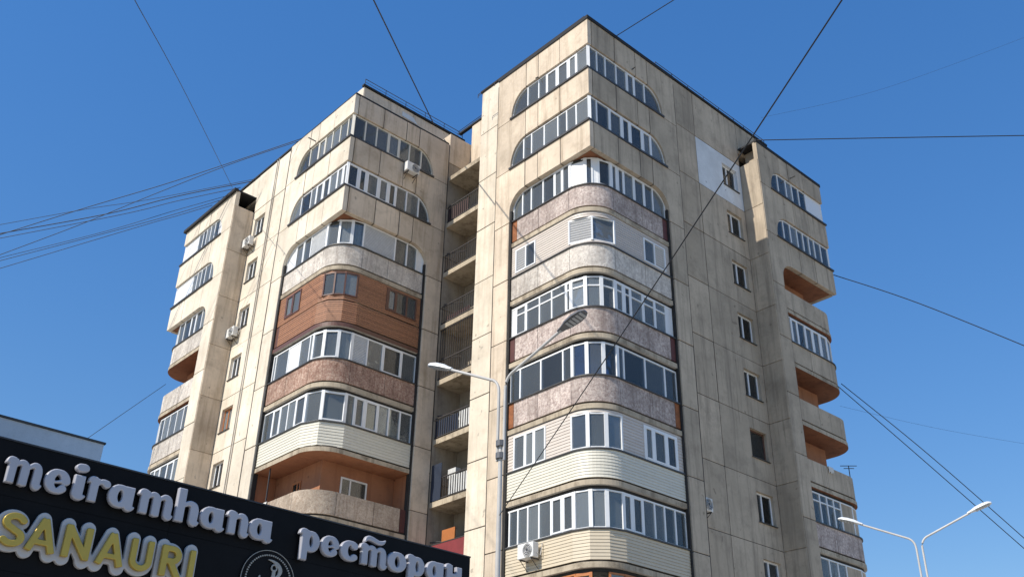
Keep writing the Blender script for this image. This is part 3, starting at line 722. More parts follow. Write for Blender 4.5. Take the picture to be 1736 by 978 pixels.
# ---------------------------------------------------------------- recessed gallery between the towers
GX0, GX1, GY0, GY1 = -11.64, -8.86, 1.29, 2.72
gz = [0.45 - H * k for k in range(11)]
zs = [3.42] + [1.43 - H * k for k in range(0, 11)] + [ZB]
for z1, z0 in zip(zs[:-1], zs[1:]):
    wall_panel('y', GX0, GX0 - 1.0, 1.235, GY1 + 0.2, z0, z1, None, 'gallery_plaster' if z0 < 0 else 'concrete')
MB().box(GX1, GX1 + 0.2, 1.52, GY1, 0, REL(4.4)).build('gallery_side_wall', 'pale_plaster', bld)
zr = [4.75] + gz + [ZB]
for k, (z1, z0) in enumerate(zip(zr[:-1], zr[1:])):
    hole = (-10.25, -9.5, z0 + 0.05 if k != 0 else 1.3, z0 + 2.15 if k else 2.6)
    if z0 > ZB + 1: 
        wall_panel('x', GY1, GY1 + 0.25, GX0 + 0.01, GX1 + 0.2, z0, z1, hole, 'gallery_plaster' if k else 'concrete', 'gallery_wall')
        MB().box(hole[0] - 0.1, hole[1] + 0.1, GY1 + 0.27, GY1 + 0.35, REL(hole[2] - 0.1), REL(hole[3] + 0.1)).build('gallery_doorway', 'interior_dark', bld)
roof_edge([(-12.7, 2.70), (-8.7, 2.70)], 4.752)
for k, z in enumerate(gz):
    s = MB().box(GX0 + 0.02, GX1 - 0.01, GY0, GY1 - 0.02, REL(z - 0.25), REL(z)).build('gallery_slab', 'slab_concrete', bld)
    if k == 0: continue
    full = k == 4
    m = MB(); y = GY0 + 0.06; top = z + (2.72 if full else 1.05)
    n = 16
    for i in range(n + 1):
        x = GX0 + 0.06 + (GX1 - GX0 - 0.14) * i / n
        m.box(x - 0.012, x + 0.012, y - 0.012, y + 0.012, REL(z + 0.004), REL(top))
    for zz in ([z + 0.08, z + 1.03, top - 0.03] if full else [z + 0.08, top - 0.02]):
        m.box(GX0 + 0.03, GX1 - 0.02, y - 0.025, y + 0.025, REL(zz), REL(zz + 0.045))
    m.build('railing', 'rail_dark', s)
    sheet = {1: ('rail_sheet_brown', 0.0, 0.62, 0.95), 3: ('rail_sheet_brown', 0.1, 0.8, 0.4), 5: ('rail_sheet_blue', 0.0, 0.6, 0.95), 7: ('rail_sheet_red', 0.0, 1.0, 1.0), 8: ('rail_sheet_brown', 0, 1, 0.9)}.get(k)
    if sheet:
        mt, f0, f1, hh = sheet; L = GX1 - GX0 - 0.1
        MB().box(GX0 + 0.05 + L * f0, GX0 + 0.05 + L * f1, y + (0.03 if k != 7 else -0.06), y + (0.045 if k != 7 else -0.04), REL(z + 0.05), REL(z + hh)).build('railing_sheet', mt, s)
    if k in (5, 6):
        MB().box(GX0 + 1.15 if k == 6 else GX0 + 1.75, GX1 - 0.1, y + 0.03, y + 0.05, REL(z + 0.06), REL(z + 0.98)).build('railing_sheet', 'rail_sheet_white', s)
    if k == 6:
        MB().box(GX0 + 0.04, GX0 + 0.75, y - 0.06, y - 0.04, REL(z + 0.03), REL(z + 1.75)).build('railing_sheet', 'rail_sheet_blue', s)
        MB().box(GX0 + 0.9, GX0 + 1.45, y + 0.2, y + 0.5, REL(z + 1.0), REL(z + 1.42)).build('locker', 'rail_sheet_white', s)
    if k == 7: MB().box(GX0 + 0.5, GX0 + 1.4, y + 0.35, y + 0.4, REL(z + 0.01), REL(z + 1.75)).build('wood_sheet', 'orange_frame', s)
    MB().tube([(GX0 + 0.01, y + 0.1, REL(z + 1.25)), (GX0 + 0.9, y + 0.7, REL(z + 1.3))], 0.025, 6).build('clothes_bar', 'rail_dark', s)

# dark strips, in the sealant colour, painting the shadowed gap beside the shells; small spouts and patches
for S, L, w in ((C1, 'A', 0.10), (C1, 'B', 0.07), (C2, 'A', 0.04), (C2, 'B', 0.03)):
    S.box(L, S.ES - 0.01, S.ES + w, 0.012, 0.24, ZB, 2.6).build('edge_gap_shade', 'sealant', bld)
def spout(S, L, t, z, dz=0.0, ln=0.45):
    MB().tube([S.leg(L, t, 0.05, z), S.leg(L, t, -ln, z - dz)], 0.03, 6).build('drain_spout', 'rail_dark', bld)
spout(C2, 'B', 3.05, 1.62, -0.02, 0.22); spout(C1, 'A', 3.6, 1.55); spout(C3, 'A', 3.2, 1.6, 0, 0.35); spout(C2, 'A', 3.36, 1.5, 0.2, 0.12)
for z, a in ((-7.6, 6.3), (-13.3, 6.35), (-19.2, 6.3)):
    m = MB(); m.tube([(-a + 0.0, 1.07, REL(z + 1.1)), (-a, 1.02, REL(z + 0.05)), (-a - 0.12, 1.0, REL(z))], 0.016, 5); m.build('cable_tail', 'rail_dark', bld)
wp = ((-1.38, 3.78), (-0.32, 3.72), (-0.62, 4.06), (-1.38, 4.10))
m = MB().prism([(-12.684, a, REL(z)) for a, z in wp], [(-12.655, a, REL(z)) for a, z in wp])
m.build('white_patch', 'white_insulation', bld)

# ------------------------------------------------------------------ air conditioners
def air_conditioner(c, normal, label, w=0.8, h=0.56, dpt=0.3, stand=0.12, fan=1):
    """c: centre of the back on the wall face, normal: unit vector out of the wall"""
    n = Vector((*normal, 0)); t = Vector((-n.y, n.x, 0)); z = Vector((0, 0, 1)); c = Vector(c)
    root = empty('air_conditioner', c - z * (h / 2 + 0.1), label, 'air conditioner', 'air conditioner units on the facade')
    def bx(a0, a1, o0, o1, z0, z1): return [c + t * a + n * o + z * zz for zz in (z0, z1) for a, o in ((a0, o0), (a1, o0), (a1, o1), (a0, o1))]
    MB().hexa(bx(-w / 2, w / 2, stand, stand + dpt, -h / 2, h / 2)).build('casing', 'ac_white', root, bevel=0.02)
    fc = c + n * (stand + dpt + 0.004) + t * (0.12 * fan * w / 0.8); R = h * 0.42
    V = [fc + (t * math.cos(q) + z * math.sin(q)) * R for q in [2 * math.pi * i / 24 for i in range(24)]]
    gr = MB().prism(V, [v + n * 0.012 for v in V]).build('fan_grille', 'ac_grille', root)
    for r in (0.35, 0.6, 0.85, 1.03):
        m = MB(); m.tube([fc + n * 0.02 + (t * math.cos(q) + z * math.sin(q)) * R * r for q in [2 * math.pi * i / 20 for i in range(21)]], 0.009, 5); m.build('guard_ring', 'ac_white', gr)
    for s in (-1, 1):
        m = MB().hexa(bx(s * w * 0.35 - 0.02, s * w * 0.35 + 0.02, 0.0, stand + dpt, -h / 2 - 0.045, -h / 2 - 0.005))
        m.tube([c + t * (s * w * 0.35) + n * (stand + dpt - 0.05) - z * (h / 2 + 0.05), c + t * (s * w * 0.35) - z * (h / 2 + 0.38) + n * 0.01], 0.014, 5)
        m.build('bracket', 'rail_dark', root)
    m = MB(); m.tube([c + t * (w * 0.5) + n * (stand + 0.1) - z * 0.1, c + t * (w * 0.6) + n * 0.12 - z * 0.2, c + t * (w * 0.62) + n * 0.03 + z * 0.25], 0.02, 6); m.build('pipe', 'pale_plaster', root)
    return root
air_conditioner((-23.05, LW, REL(-0.95)), (0, -1), 'white air conditioner unit below the topmost small window of the sunny wall')
air_conditioner((-23.1, LW, REL(-6.75)), (0, -1), 'white air conditioner unit beside the third small window from the roof')
air_conditioner((-11.64, -1.35, REL(-0.45)), (1, 0), 'white air conditioner unit under the arched top windows of the left tower')
air_conditioner((-3.55, 0.12, REL(-21.45)), (0, -1), 'white air conditioner unit on the tan siding of a corner balcony', w=0.85)
air_conditioner((-1.05, 7.0, REL(-18.7)), (1, 0), 'white air conditioner unit on the plain shaded wall beside the tower edge', stand=0.2)

# ------------------------------------------------------------------ small aerials on the block
def aerial(base, h, arms, label, arm_dir=(0.7, 0.7, 0)):
    b = Vector(base); m = MB(); m.tube([b, b + Vector((0, 0, h))], 0.022, 6)
    root = m.build('tv_aerial', 'rail_dark'); tag(root, label, 'aerial')
    a = Vector(arm_dir).normalized()
    for z, l in arms:
        q = MB(); q.tube([b + Vector((0, 0, z)) - a * l / 2, b + Vector((0, 0, z)) + a * l / 2], 0.02, 5); q.build('crossbar', 'rail_dark', root)
    return root
aerial(C3.P(0.95, 0.35, -15.2), 0.85, [(0.83, 0.8), (0.7, 0.5)], 'small T-shaped aerial standing on a balcony of the right wing')
aerial((-0.5, 0.5, REL(3.05)), 0.45, [(0.36, 0.3)], 'short aerial on the roof corner of the right tower')
aerial((-24.5, -4.6, REL(2.55)), 0.5, [(0.45, 0.5)], 'short aerial on the flat roof of the left wing')

def draped_cloth(S, t0, t1, ztop, drop, label, mat='curtain'):
    n = 14; V = []; F = []
    for i in range(n + 1):
        t = t0 + (t1 - t0) * i / n; w = 0.012 * math.sin(i * 1.7); dr = drop * (0.85 + 0.15 * math.sin(i * 0.9 + 1))
        prof = [(0.13, -drop * 0.6), (0.115 + w, 0.012), (-0.03 + w, 0.02), (-0.05 + w, -dr * 0.5), (-0.045 - w, -dr)]
        for o, z in prof:
            V.append(S.P(*S.pos(t, o, D_, R_), ztop + z))
        for o, z in reversed(prof):
            V.append(S.P(*S.pos(t, o + (0.012 if o > 0.1 else -0.012), D_, R_), ztop + z + (0.012 if abs(z) < 0.05 else 0)))
    k = 10
    for i in range(n):
        for j in range(k): F.append((i * k + j, i * k + (j + 1) % k, (i + 1) * k + (j + 1) % k, (i + 1) * k + j))
    F += [tuple(range(k))[::-1], tuple(n * k + j for j in range(k))]
    o = MB().add(V, F).build('cloth', mat); tag(o, label, 'cloth'); return o
draped_cloth(C1, -4.3, -3.55, -18.105, 0.22, 'white cloth hung over the parapet of the open orange balcony')
draped_cloth(C3, -3.3, -2.9, -15.055, 0.30, 'pale cloth hung over an open balcony parapet of the right wing')
for (x, y, z, a, b, c, mt, lb) in ((-11.1, 1.75, 0.45 - 6, 0.45, 0.4, 0.5, 'wood_orange', 'brown carton standing on the second gallery floor from the top'), (-10.6, 1.7, 0.45 - 15, 0.4, 0.35, 0.9, 'rail_sheet_white', 'white cabinet standing behind the dark sheeted gallery railing')):
    o = MB().box(x, x + a, y, y + b, REL(z), REL(z + c)).build('storage_box', mt, bevel=0.02); tag(o, lb, 'box')
    MB().box(x - 0.01, x + a + 0.01, y - 0.01, y + b + 0.01, REL(z + c), REL(z + c + 0.03)).build('lid', mt, o)

# ------------------------------------------------------------------ restaurant with its black fascia
SP1 = Vector((11.439, -15.388, REL(-27.154))); SD = Vector((-0.0253, 0.99968, 0)).normalized()
SN = Vector((SD.y, -SD.x, 0)); UZ = Vector((0, 0, 1))
def sp(s, z, o=0.0): return SP1 + SD * s + UZ * z + SN * o
rest = empty('restaurant_building', sp(-6, -SP1.z, -4), 'low restaurant building with a pale grey upper storey behind the black fascia', 'building')
def sbox(s0, s1, o0, o1, z0, z1, mb=None): return (mb or MB()).hexa([sp(s, z, o) for z in (z0, z1) for s, o in ((s0, o0), (s1, o0), (s1, o1), (s0, o1))])
GZ = -SP1.z
sbox(-16, -0.1, -9, -0.35, GZ, -0.15).build('wall', 'grey_render', rest)
sbox(-16, -0.1, -9, -0.36, -0.149, -0.05).build('roof', 'bitumen', rest)
up = [CAMP + ray(*q) * ((SP1.x - 2.5 - CAMP.x) / ray(*q).x) for q in ((0, 715), (170, 757))]
us = (up[1] - SP1).dot(SD); uz = up[1].z - SP1.z
sbox(-16, us, -8.5, -2.5, -0.04, uz).build('upper_wall', 'grey_render', rest)
sbox(-16, us + 0.02, -8.5, -2.48, uz + 0.002, uz + 0.03).build('upper_roof', 'sill_metal', rest)
for i in range(4):
    s0 = -14.5 + i * 3.5
    w = sbox(s0, s0 + 2.6, -0.349, -0.30, GZ + 0.5, GZ + 2.9).build('window', 'dark_metal', rest)
    sbox(s0 + 0.1, s0 + 2.5, -0.298, -0.285, GZ + 0.6, GZ + 2.8).build('pane', 'glass_dark', w)
sign = empty('restaurant_sign', sp(-6, -2.4, -0.2), 'black restaurant fascia with raised silver and gold lettering', 'sign')
for z0, z1 in ((-0.62, 0.0), (-1.42, -0.624), (-2.4, -1.424)):
    for s0, s1 in ((-14, -9.6), (-9.597, -5.0), (-4.997, 0.0)): sbox(s0, s1, -0.34, 0.0, z0, z1).build('fascia_panel', 'fascia_black', sign)
sbox(-14, 0.005, -0.34, 0.012, 0.002, 0.02).build('fascia_cap', 'dark_metal', sign)

# lettering: each glyph is drawn with strokes, its outline traced from the distance field
def seg_sdf(X, Y, a, b, ra, rb, butt):
    ax, ay = a; bx, by = b; dx, dy = bx - ax, by - ay; L2 = dx * dx + dy * dy + 1e-12
    t = ((X - ax) * dx + (Y - ay) * dy) / L2; tc = np.clip(t, 0, 1)
    if butt:
        L = math.sqrt(L2); al = np.abs(t - 0.5) * L - L / 2; pe = np.abs((X - ax) * dy - (Y - ay) * dx) / L - (ra + (rb - ra) * tc)
        return np.maximum(al, pe)
    return np.hypot(X - ax - tc * dx, Y - ay - tc * dy) - (ra + (rb - ra) * tc)
def ell(cx, cy, rx, ry, a0, a1, n=14):
    return [(cx + rx * math.cos(math.radians(a0 + (a1 - a0) * i / n)), cy + ry * math.sin(math.radians(a0 + (a1 - a0) * i / n))) for i in range(n + 1)]
S_, T_ = 0.17, 0.10       # stem and hairline half-widths
def stem(x, y0=0.0, y1=0.96): return ('b', [(x, y0), (x, y1)], [S_, S_])
def entry(x, y=0.86): return ('r', [(x - 0.25, y - 0.10), (x - 0.14, y + 0.03), (x, y)], [0.05, 0.11, 0.15])
def arch(x0, x1, tail=True):
    w = x1 - x0; pts = [(x0 + 0.02, 0.50), (x0 + w * 0.28, 0.74), (x0 + w * 0.62, 0.855), (x0 + w * 0.92, 0.79), (x1, 0.60), (x1, 0.35), (x1, 0.13)]
    r = [0.04, 0.08, 0.115, 0.145, S_, S_, S_ * 0.95]
    if tail: pts += [(x1 + 0.08, 0.06), (x1 + 0.2, 0.13)]; r += [0.12, 0.05]
    return ('r', pts, r)
def oval(cx, cy, rx, ry, a0=0, a1=360):
    p = ell(cx, cy, rx, ry, a0, a1, 22); return ('r', p, [0.105 + 0.07 * abs(math.cos(math.atan2((y - cy) / ry, (x - cx) / rx))) for x, y in p])
GL = {
 'n': [entry(0.25), stem(0.25), arch(0.25, 0.80)],
 'm': [entry(0.25), stem(0.25), arch(0.25, 0.76, False), ('b', [(0.76, 0.0), (0.76, 0.6)], [S_, S_]), arch(0.76, 1.27)],
 'h': [stem(0.2, 0, 1.42), arch(0.2, 0.76)],
 'r': [entry(0.25), stem(0.25), ('r', [(0.27, 0.55), (0.42, 0.80), (0.58, 0.86), (0.74, 0.80)], [0.05, 0.09, 0.12, 0.16])],
 'i': [stem(0.22, 0.3, 0.92), ('r', [(0.22, 0.4), (0.22, 0.14), (0.31, 0.06), (0.44, 0.13)], [S_, S_, 0.12, 0.05]), ('r', [(0.19, 1.21), (0.27, 1.22)], [0.175, 0.175])],
 'a': [oval(0.42, 0.47, 0.27, 0.36), ('b', [(0.78, 0.15), (0.78, 0.93)], [S_, S_]), ('r', [(0.78, 0.35), (0.78, 0.13), (0.87, 0.06), (0.99, 0.12)], [S_, S_, 0.11, 0.05])],
 'e': [oval(0.46, 0.47, 0.29, 0.37, 10, 318), ('r', [(0.28, 0.40), (0.52, 0.47), (0.74, 0.56)], [0.05, 0.06, 0.10])],
 'c': [oval(0.46, 0.47, 0.29, 0.37, 48, 315), ('r', [(0.63, 0.72), (0.66, 0.70)], [0.15, 0.15])],
 'o': [oval(0.46, 0.47, 0.29, 0.37)],
 'p': [entry(0.25), stem(0.25, -0.42), oval(0.56, 0.47, 0.26, 0.37)],
 't': [entry(0.25), stem(0.25), arch(0.25, 0.76, False), ('b', [(0.76, 0.0), (0.76, 0.6)], [S_, S_]), arch(0.76, 1.27),
       ('r', [(0.22, 1.10), (0.36, 1.27), (0.58, 1.27), (0.95, 1.17), (1.18, 1.20), (1.32, 1.32)], [0.05, 0.11, 0.12, 0.11, 0.10, 0.04])],
 'N': [entry(0.25), stem(0.25), ('b', [(0.25, 0.46), (0.82, 0.50)], [0.085, 0.085]), stem(0.82, 0.0, 0.93), ('r', [(0.82, 0.14), (0.92, 0.06), (1.02, 0.12)], [0.13, 0.1, 0.05])],
}
w_ = 0.095
GC = {
 'S': [('r', ell(0.33, 0.72, 0.22, 0.185, 25, 255, 14) + ell(0.32, 0.285, 0.235, 0.195, 75, -145, 14), None, w_)],
 'A': [('b', [(0.09, 0.0), (0.42, 1.0)], None, w_), ('b', [(0.75, 0.0), (0.42, 1.0)], None, w_), ('b', [(0.2, 0.28), (0.64, 0.28)], None, w_ * 0.85)],
 'N': [('b', [(0.12, 0), (0.12, 1)], None, w_), ('b', [(0.12, 0.93), (0.68, 0.07)], None, w_), ('b', [(0.68, 0), (0.68, 1)], None, w_)],
 'U': [('b', [(0.12, 0.3), (0.12, 1)], None, w_), ('b', [(0.66, 0.3), (0.66, 1)], None, w_), ('r', ell(0.39, 0.34, 0.27, 0.245, 180, 360, 14), None, w_)],
 'R': [('b', [(0.12, 0), (0.12, 1)], None, w_), ('r', [(0.14, 0.905), (0.36, 0.905)] + ell(0.36, 0.705, 0.19, 0.2, 90, -90, 12) + [(0.14, 0.505)], None, w_), ('b', [(0.32, 0.5), (0.62, 0.0)], None, w_)],
 'I': [('b', [(0.12, 0), (0.12, 1)], None, w_)],
}
def smooth_stroke(pts, rs, k=5):
    q = [(p[0], p[1], r) for p, r in zip(pts, rs)]; out = []
    for i in range(len(q) - 1):
        a, b, c, d = q[max(i - 1, 0)], q[i], q[i + 1], q[min(i + 2, len(q) - 1)]
        for j in range(k):
            t = j / k; out.append(tuple(0.5 * (2 * b[m] + (c[m] - a[m]) * t + (2 * a[m] - 5 * b[m] + 4 * c[m] - d[m]) * t * t + (3 * b[m] - a[m] - 3 * c[m] + d[m]) * t ** 3) for m in range(3)))
    out.append(q[-1])
    return [(p[0], p[1]) for p in out], [max(0.02, p[2]) for p in out]
def glyph_field(strokes, step, pad=0.3, ext=(-0.2, 1.8, -0.6, 1.6)):
    xs = np.arange(ext[0] - pad, ext[1] + pad, step); ys = np.arange(ext[2] - pad, ext[3] + pad, step)
    X, Y = np.meshgrid(xs, ys); D = np.full(X.shape, 9.0)
    for st in strokes:
        pts = st[1]; rs = st[2] if st[2] else [st[3]] * len(pts)
        if st[0] == 'r' and len(pts) < 12 and len(pts) > 2: pts, rs = smooth_stroke(pts, rs)
        for i in range(len(pts) - 1):
            D = np.minimum(D, seg_sdf(X, Y, pts[i], pts[i + 1], rs[i], rs[i + 1], st[0] == 'b'))
    return xs, ys, D
def contours(xs, ys, D):
    nx, ny = len(xs), len(ys); seg = {}
    def vpos(k):
        kind, i, j = k
        if kind == 0: t = D[j, i] / (D[j, i] - D[j, i + 1]); return (xs[i] + t * (xs[i + 1] - xs[i]), ys[j])
        t = D[j, i] / (D[j, i] - D[j + 1, i]); return (xs[i], ys[j] + t * (ys[j + 1] - ys[j]))
    ins = D < 0
    for j in range(ny - 1):
        for i in range(nx - 1):
            c = ins[j, i] * 1 + ins[j, i + 1] * 2 + ins[j + 1, i + 1] * 4 + ins[j + 1, i] * 8
            if c in (0, 15): continue
            b, r, t, l = (0, i, j), (1, i + 1, j), (0, i, j + 1), (1, i, j)
            T = {1: [(l, b)], 2: [(b, r)], 3: [(l, r)], 4: [(r, t)], 5: [(l, t), (r, b)], 6: [(b, t)], 7: [(l, t)], 8: [(t, l)], 9: [(t, b)], 10: [(t, r), (b, l)], 11: [(t, r)], 12: [(r, l)], 13: [(r, b)], 14: [(b, l)]}
            for a, e in T[c]: seg[a] = e
    loops = []
    while seg:
        s0 = next(iter(seg)); L = []; k = s0
        while k in seg: L.append(vpos(k)); k = seg.pop(k)
        if len(L) > 8: loops.append(L)
    return loops
def letter(name, loops, sx, sz, ox, oz, o0, depth, bev, mat, parent):
    """filled outline with rounded edges, standing on the fascia"""
    cu = bpy.data.curves.new('outline', 'CURVE'); cu.dimensions = '2D'; cu.fill_mode = 'BOTH'
    cu.extrude = depth / 2 - bev; cu.bevel_depth = bev; cu.bevel_resolution = 1; cu.offset = -bev
    for L in loops:
        s = cu.splines.new('POLY'); s.points.add(len(L) - 1); s.use_cyclic_u = True
        for p, (x, y) in zip(s.points, L): p.co = (x * sx, y * sz, 0, 1)
    tmp = bpy.data.objects.new('outline', cu); COL.objects.link(tmp)
    dg = bpy.context.evaluated_depsgraph_get()
    me = bpy.data.meshes.new_from_object(tmp.evaluated_get(dg)); bpy.data.objects.remove(tmp); bpy.data.curves.remove(cu)
    me.name = name
    mw = Matrix((SD, UZ, SN)).transposed().to_4x4()
    me.transform(mw); me.materials.clear(); me.materials.append(M[mat])
    c = sp(ox, oz, o0 + depth / 2)
    return link(bpy.data.objects.new(name, me), parent, c)
CACHE = {}
def place_letter(ch, s0, s1, base, xh):
    if ch not in CACHE:
        xs, ys, D = glyph_field(GL[ch], 0.035); CACHE[ch] = contours(xs, ys, D)
    lp = CACHE[ch]; x0 = min(p[0] for L in lp for p in L); x1 = max(p[0] for L in lp for p in L)
    sx = (s1 - s0) / (x1 - x0)
    return letter('letter', lp, sx, xh, s0 - x0 * sx, base, 0.03, 0.075, 0.014, 'letter_silver', sign)
for ch, s0, s1 in [('m', -7.086, -6.645), ('e', -6.628, -6.335), ('i', -6.31, -6.13), ('r', -6.138, -5.858), ('a', -5.867, -5.52), ('m', -5.501, -5.02), ('h', -4.994, -4.66), ('a', -4.657, -4.30), ('n', -4.291, -3.945), ('a', -3.951, -3.585),
                   ('p', -3.18, -2.844), ('e', -2.819, -2.515), ('c', -2.495, -2.197), ('t', -2.17, -1.67), ('o', -1.669, -1.319), ('p', -1.324, -0.975), ('a', -0.943, -0.575), ('N', -0.581, -0.215)]:
    place_letter(ch, s0, s1, -0.50, 0.30)
caps = [('S', -6.96, -6.69), ('A', -6.672, -6.338), ('N', -6.262, -5.946), ('A', -5.866, -5.533), ('U', -5.464, -5.187), ('R', -5.076, -4.80), ('I', -4.706, -4.635)]
CH, CB = 0.372, -1.185
back = []
for ch, s0, s1 in caps:
    xs, ys, D = glyph_field(GC[ch], 0.03, 0.1, (-0.1, 0.95, -0.1, 1.1)); lp = contours(xs, ys, D)
    x0 = min(p[0] for L in lp for p in L); x1 = max(p[0] for L in lp for p in L)
    sx = (s1 - s0) / (x1 - x0); ox = s0 - x0 * sx
    letter('gold_letter', lp, sx, CH, ox, CB, 0.075, 0.06, 0.008, 'letter_gold', sign)
    for st in GC[ch]:
        back.append((st[0], [((ox + p[0] * sx) / CH, p[1]) for p in st[1]], None, st[3] + 0.13))
xs, ys, D = glyph_field([('r',) + b[1:] for b in back], 0.045, 0.25, (-6.95 / CH, -4.5 / CH, -0.1, 1.1))
letter('letter_backing', contours(xs, ys, D), CH, CH, 0, CB, 0.006, 0.06, 0.010, 'letter_back', sign)
# round emblem with a dotted ring
EC, ER = (-3.53, -0.98), 0.40
V = [sp(EC[0] + ER * math.cos(2 * math.pi * i / 48), EC[1] + ER * math.sin(2 * math.pi * i / 48), 0.004) for i in range(48)]
emb = MB().prism(V, [v + SN * 0.02 for v in V]).build('emblem_disc', 'fascia_black', sign)
m = MB(); m.tube([sp(EC[0] + ER * math.cos(2 * math.pi * i / 60), EC[1] + ER * math.sin(2 * math.pi * i / 60), 0.026) for i in range(61)], 0.005, 5); m.build('emblem_rim', 'emblem_grey', emb)
m = MB()
for i in range(64):
    w = 2 * math.pi * i / 64; x, z = EC[0] + ER * 0.84 * math.cos(w), EC[1] + ER * 0.84 * math.sin(w)
    m.hexa([sp(x + a, z + b, o) for o in (0.025, 0.04) for a, b in ((-0.009, -0.009), (0.009, -0.009), (0.009, 0.009), (-0.009, 0.009))])
m.build('emblem_dots', 'emblem_grey', emb)
EG = [('r', [(0.35, -0.6), (0.42, 0.0), (0.44, 0.45)], [0.06, 0.10, 0.09]), ('r', [(0.05, 0.98), (0.3, 0.95), (0.62, 0.82), (0.80, 0.55), (0.72, 0.28), (0.5, 0.12)], [0.02, 0.05, 0.09, 0.11, 0.08, 0.03]),
      ('r', ell(0.43, 0.62, 0.15, 0.16, 0, 360, 16), [0.035] * 17), ('r', [(-0.45, -0.5), (-0.36, 0.0), (-0.33, 0.12)], [0.10, 0.06, 0.03])]
xs, ys, D = glyph_field(EG, 0.025, 0.1, (-0.8, 1.1, -0.8, 1.2))
letter('emblem_figure', contours(xs, ys, D), 0.26, 0.26, EC[0] - 0.05, EC[1] + 0.02, 0.026, 0.02, 0.003, 'emblem_grey', emb)

# ------------------------------------------------------------------ street lamps
def street_lamp(fork, hdir, L, rise, label, heads, drop=(0.6, 0.25)):
    """fork: top of the mast; two bent pipe arms leave it in opposite directions"""
    fork = Vector(fork); h = Vector((*hdir, 0)).normalized(); side = Vector((-h.y, h.x, 0))
    root = empty('street_lamp', (fork.x, fork.y, 0.0), label, 'street lamp', 'twin-arm street lamps')
    gnd = Vector((fork.x, fork.y, 0.12))
    m = MB(); m.tube([gnd, fork.lerp(gnd, 0.45), fork], 0.058, 12, 0.036); m.build('mast', 'galvanized', root, smooth=True, flat_angle=0.8)
    m = MB(); m.tube([gnd, gnd + UZ * 0.9], 0.16, 12, 0.15); m.build('mast_base', 'galvanized', root, smooth=True, flat_angle=0.8)
    for zc in (0.0, -0.22):
        m = MB(); m.tube([fork + UZ * (zc - 0.05), fork + UZ * (zc + 0.05)], 0.085, 10); m.build('clamp', 'lamp_grey', root)
    for s, up_, mat in heads:
        o = fork + h * (s * 0.07)
        p = [o - UZ * 0.3, o + UZ * (up_ - 0.22)]
        dirv = (h * s * L + UZ * rise); tip = o + UZ * up_ + dirv
        for i in range(1, 6):
            t = i / 6.0
            p.append((o + UZ * (up_ - 0.22)) * (1 - t) ** 2 + (o + UZ * (up_ + 0.02)) * 2 * t * (1 - t) + (o + UZ * up_ + dirv * 0.16) * t * t)
        p += [o + UZ * up_ + dirv * 0.16, tip]
        m = MB(); m.tube(p, 0.026, 8); m.build('arm', 'galvanized', root, smooth=True, flat_angle=0.8)
        d = dirv.normalized(); d = (d + h * s * 0.25).normalized(); n = d.cross(side).normalized()
        if n.z < 0: n = -n
        Lh = 0.62; prof = [(0.0, 0.045, 0.04), (0.10, 0.07, 0.055), (0.22, 0.12, 0.085), (0.40, 0.145, 0.095), (0.54, 0.125, 0.08), (Lh, 0.06, 0.04)]
        mb = MB(); V = []; F = []; k = 10
        for x, w, hh in prof:
            for j in range(k):
                q = math.pi * j / (k - 1); V.append(tip + d * (x - 0.06) + side * (w * math.cos(q)) + n * (hh * math.sin(q)))
        for i in range(len(prof) - 1):
            for j in range(k):
                j2 = (j + 1) % k; F.append((i * k + j, i * k + j2, (i + 1) * k + j2, (i + 1) * k + j))
        F += [tuple(range(k))[::-1], tuple((len(prof) - 1) * k + j for j in range(k))]
        hd = mb.add(V, F).build('lamp_head', mat, root, smooth=True, flat_angle=0.6)
        for r in range(5):
            c = tip + d * (0.18 + r * 0.075) - n * 0.008
            MB().hexa([c + d * a + side * b + n * z for z in (-0.012, 0.006) for a, b in ((-0.025, -0.09), (0.025, -0.09), (0.025, 0.09), (-0.025, 0.09))]).build('led_strip', 'lamp_lens', hd)
    return root, fork
def cam_dir(psi):       # psi: angle towards the camera from its right-hand direction
    r = Vector((RGT.x, RGT.y, 0)).normalized(); f = Vector((FWD.x, FWD.y, 0)).normalized()
    return (r * math.cos(psi) - f * math.sin(psi)).to_2d()
def fork_at(x, y, z):
    r = ray(x, y); return CAMP + r * ((z - CAMP.z) / r.z)
_, lampA = street_lamp(fork_at(849, 752, 7.7), cam_dir(0.68), 1.22, 0.58, 'grey twin-arm street lamp whose mast rises in front of the right tower', [(-1, 1.17, 'lamp_white'), (1, 1.20, 'lamp_grey')])
_, lampB = street_lamp(fork_at(1569, 985, 7.6), cam_dir(0.45), 1.25, 0.55, 'white twin-arm street lamp against open sky beyond the right wing', [(-1, 1.02, 'lamp_white'), (1, 1.02, 'lamp_white')])

# ------------------------------------------------------------------ overhead cables
def cable(pts, r, label, group=None):
    """pts: (pixel x, pixel y, distance) support points; the cable hangs in a smooth curve through them"""
    P = [at_dist(*q) if not isinstance(q, Vector) else q for q in pts]
    if len(P) == 2: P = [P[0], (P[0] + P[1]) / 2 - UZ * ((P[1] - P[0]).length * 0.004), P[1]]
    out = []
    n = len(P)
    for i in range(n - 1):
        p0, p1, p2, p3 = P[max(i - 1, 0)], P[i], P[i + 1], P[min(i + 2, n - 1)]
        for j in range(8):
            t = j / 8; out.append(0.5 * ((2 * p1) + (p2 - p0) * t + (2 * p0 - 5 * p1 + 4 * p2 - p3) * t * t + (3 * p1 - p0 - 3 * p2 + p3) * t ** 3))
    out.append(P[-1]); m = MB(); m.tube(out, r, 6)
    o = m.build('cable', 'cable_black', smooth=True); tag(o, label, 'cable', group); return o
def v3(x, y, z): return Vector((x, y, REL(z)))
cable([(1500, -110, 8.5), v3(*(lampA - Vector((0, 0, ZG)))) - UZ * 1.25], 0.0075, 'black cable slanting down across the right tower to the street lamp mast')
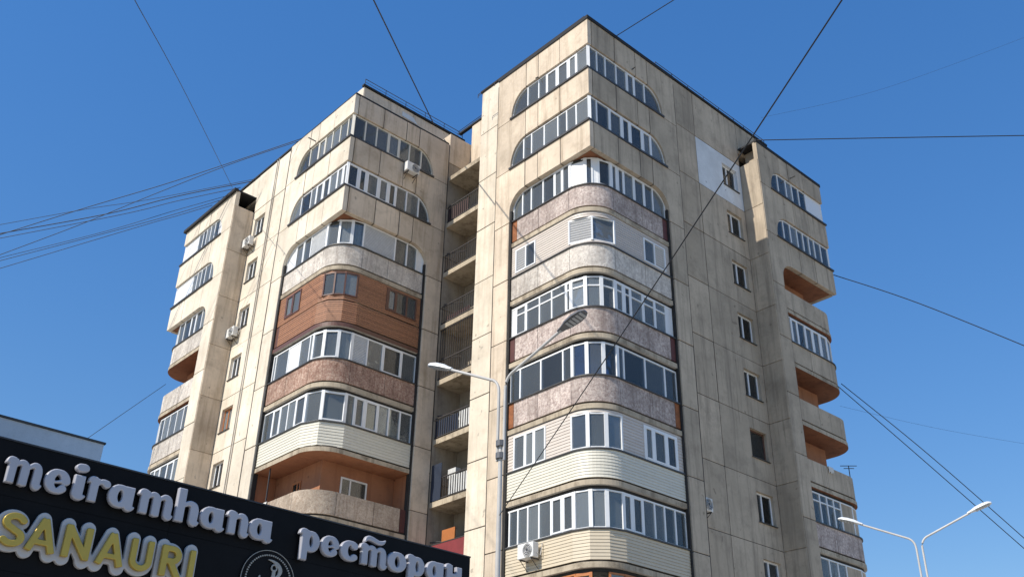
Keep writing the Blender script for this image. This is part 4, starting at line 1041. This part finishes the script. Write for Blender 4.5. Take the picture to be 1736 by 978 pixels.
cable([(590, -90, 36), (633, 0, 42), (736, 212, 57)], 0.032, 'thick black cable dropping to the roof railing of the left tower')
cable([(180, -90, 30), (228, 0, 34), (310, 150, 46), (394, 318, 61.5)], 0.014, 'single thin cable falling steeply to the left wing roof')
cable([(1250, -66, 42), (1143, 0, 44), (1044, 62, 49.8)], 0.021, 'black cable reaching the roof edge of the right tower from above')
cable([(1281, 238, 56.4), (1500, 234, 57), (1800, 229, 60)], 0.025, 'level black cable running off the right wing roof across the sky')
cable([(1413, 466, 57.6), (1560, 515, 57), (1800, 612, 56)], 0.024, 'black cable leaving the sharp corner of the right wing downwards')
for q in ([(1420, 654, 53.5), (1560, 775, 54), (1800, 985, 55)], [(1426, 650, 53.8), (1580, 775, 54), (1800, 968, 55)]):
    cable(q, 0.020, 'one of two parallel cables running down behind the far lamp head', 'parallel cable pair')
cable([(1290, 200, 60), (1500, 150, 62), (1800, 40, 66)], 0.005, 'faint hair-thin cable rising to the right over the right wing')
cable([(1424, 688, 53), (1600, 728, 58), (1800, 762, 66)], 0.005, 'faint hair-thin cable sloping gently down over the far lamp')
cable([(281, 651, 61.5), (145, 745, 55), (60, 806, 50)], 0.014, 'lone thin cable from the left wing down behind the grey upper wall')
for q, r in (([(0, 398), (150, 351), (300, 306), (515, 234)], .02), ([(0, 432), (138, 380), (255, 332), (390, 279), (508, 239)], .018), ([(0, 381), (150, 354), (255, 338), (436, 303)], .015),
             ([(0, 396), (180, 363), (300, 333), (430, 307)], .026), ([(0, 404), (210, 363), (300, 341), (408, 318)], .018), ([(0, 437), (180, 392), (300, 356), (404, 327)], .015),
             ([(0, 442), (210, 387), (300, 362), (372, 340)], .018), ([(0, 455), (240, 383), (300, 366), (360, 348)], .018)):
    d = np.interp(q[-1][0], [360, 372, 405, 436, 508, 515], [64.5, 63.4, 61.4, 61.6, 56.9, 56.5]); k = len(q); pts = [(x, y, d + (1 - x / q[-1][0]) * 4) for x, y in q]
    dx, dy = q[0][0] - q[1][0], q[0][1] - q[1][1]; f = 120.0 / -dx
    cable([(q[0][0] - 120, q[0][1] + dy * f, d + 5.5)] + pts, r, 'one of the bundled cables sagging away left from the left block roof', 'cable bundle at the left block')
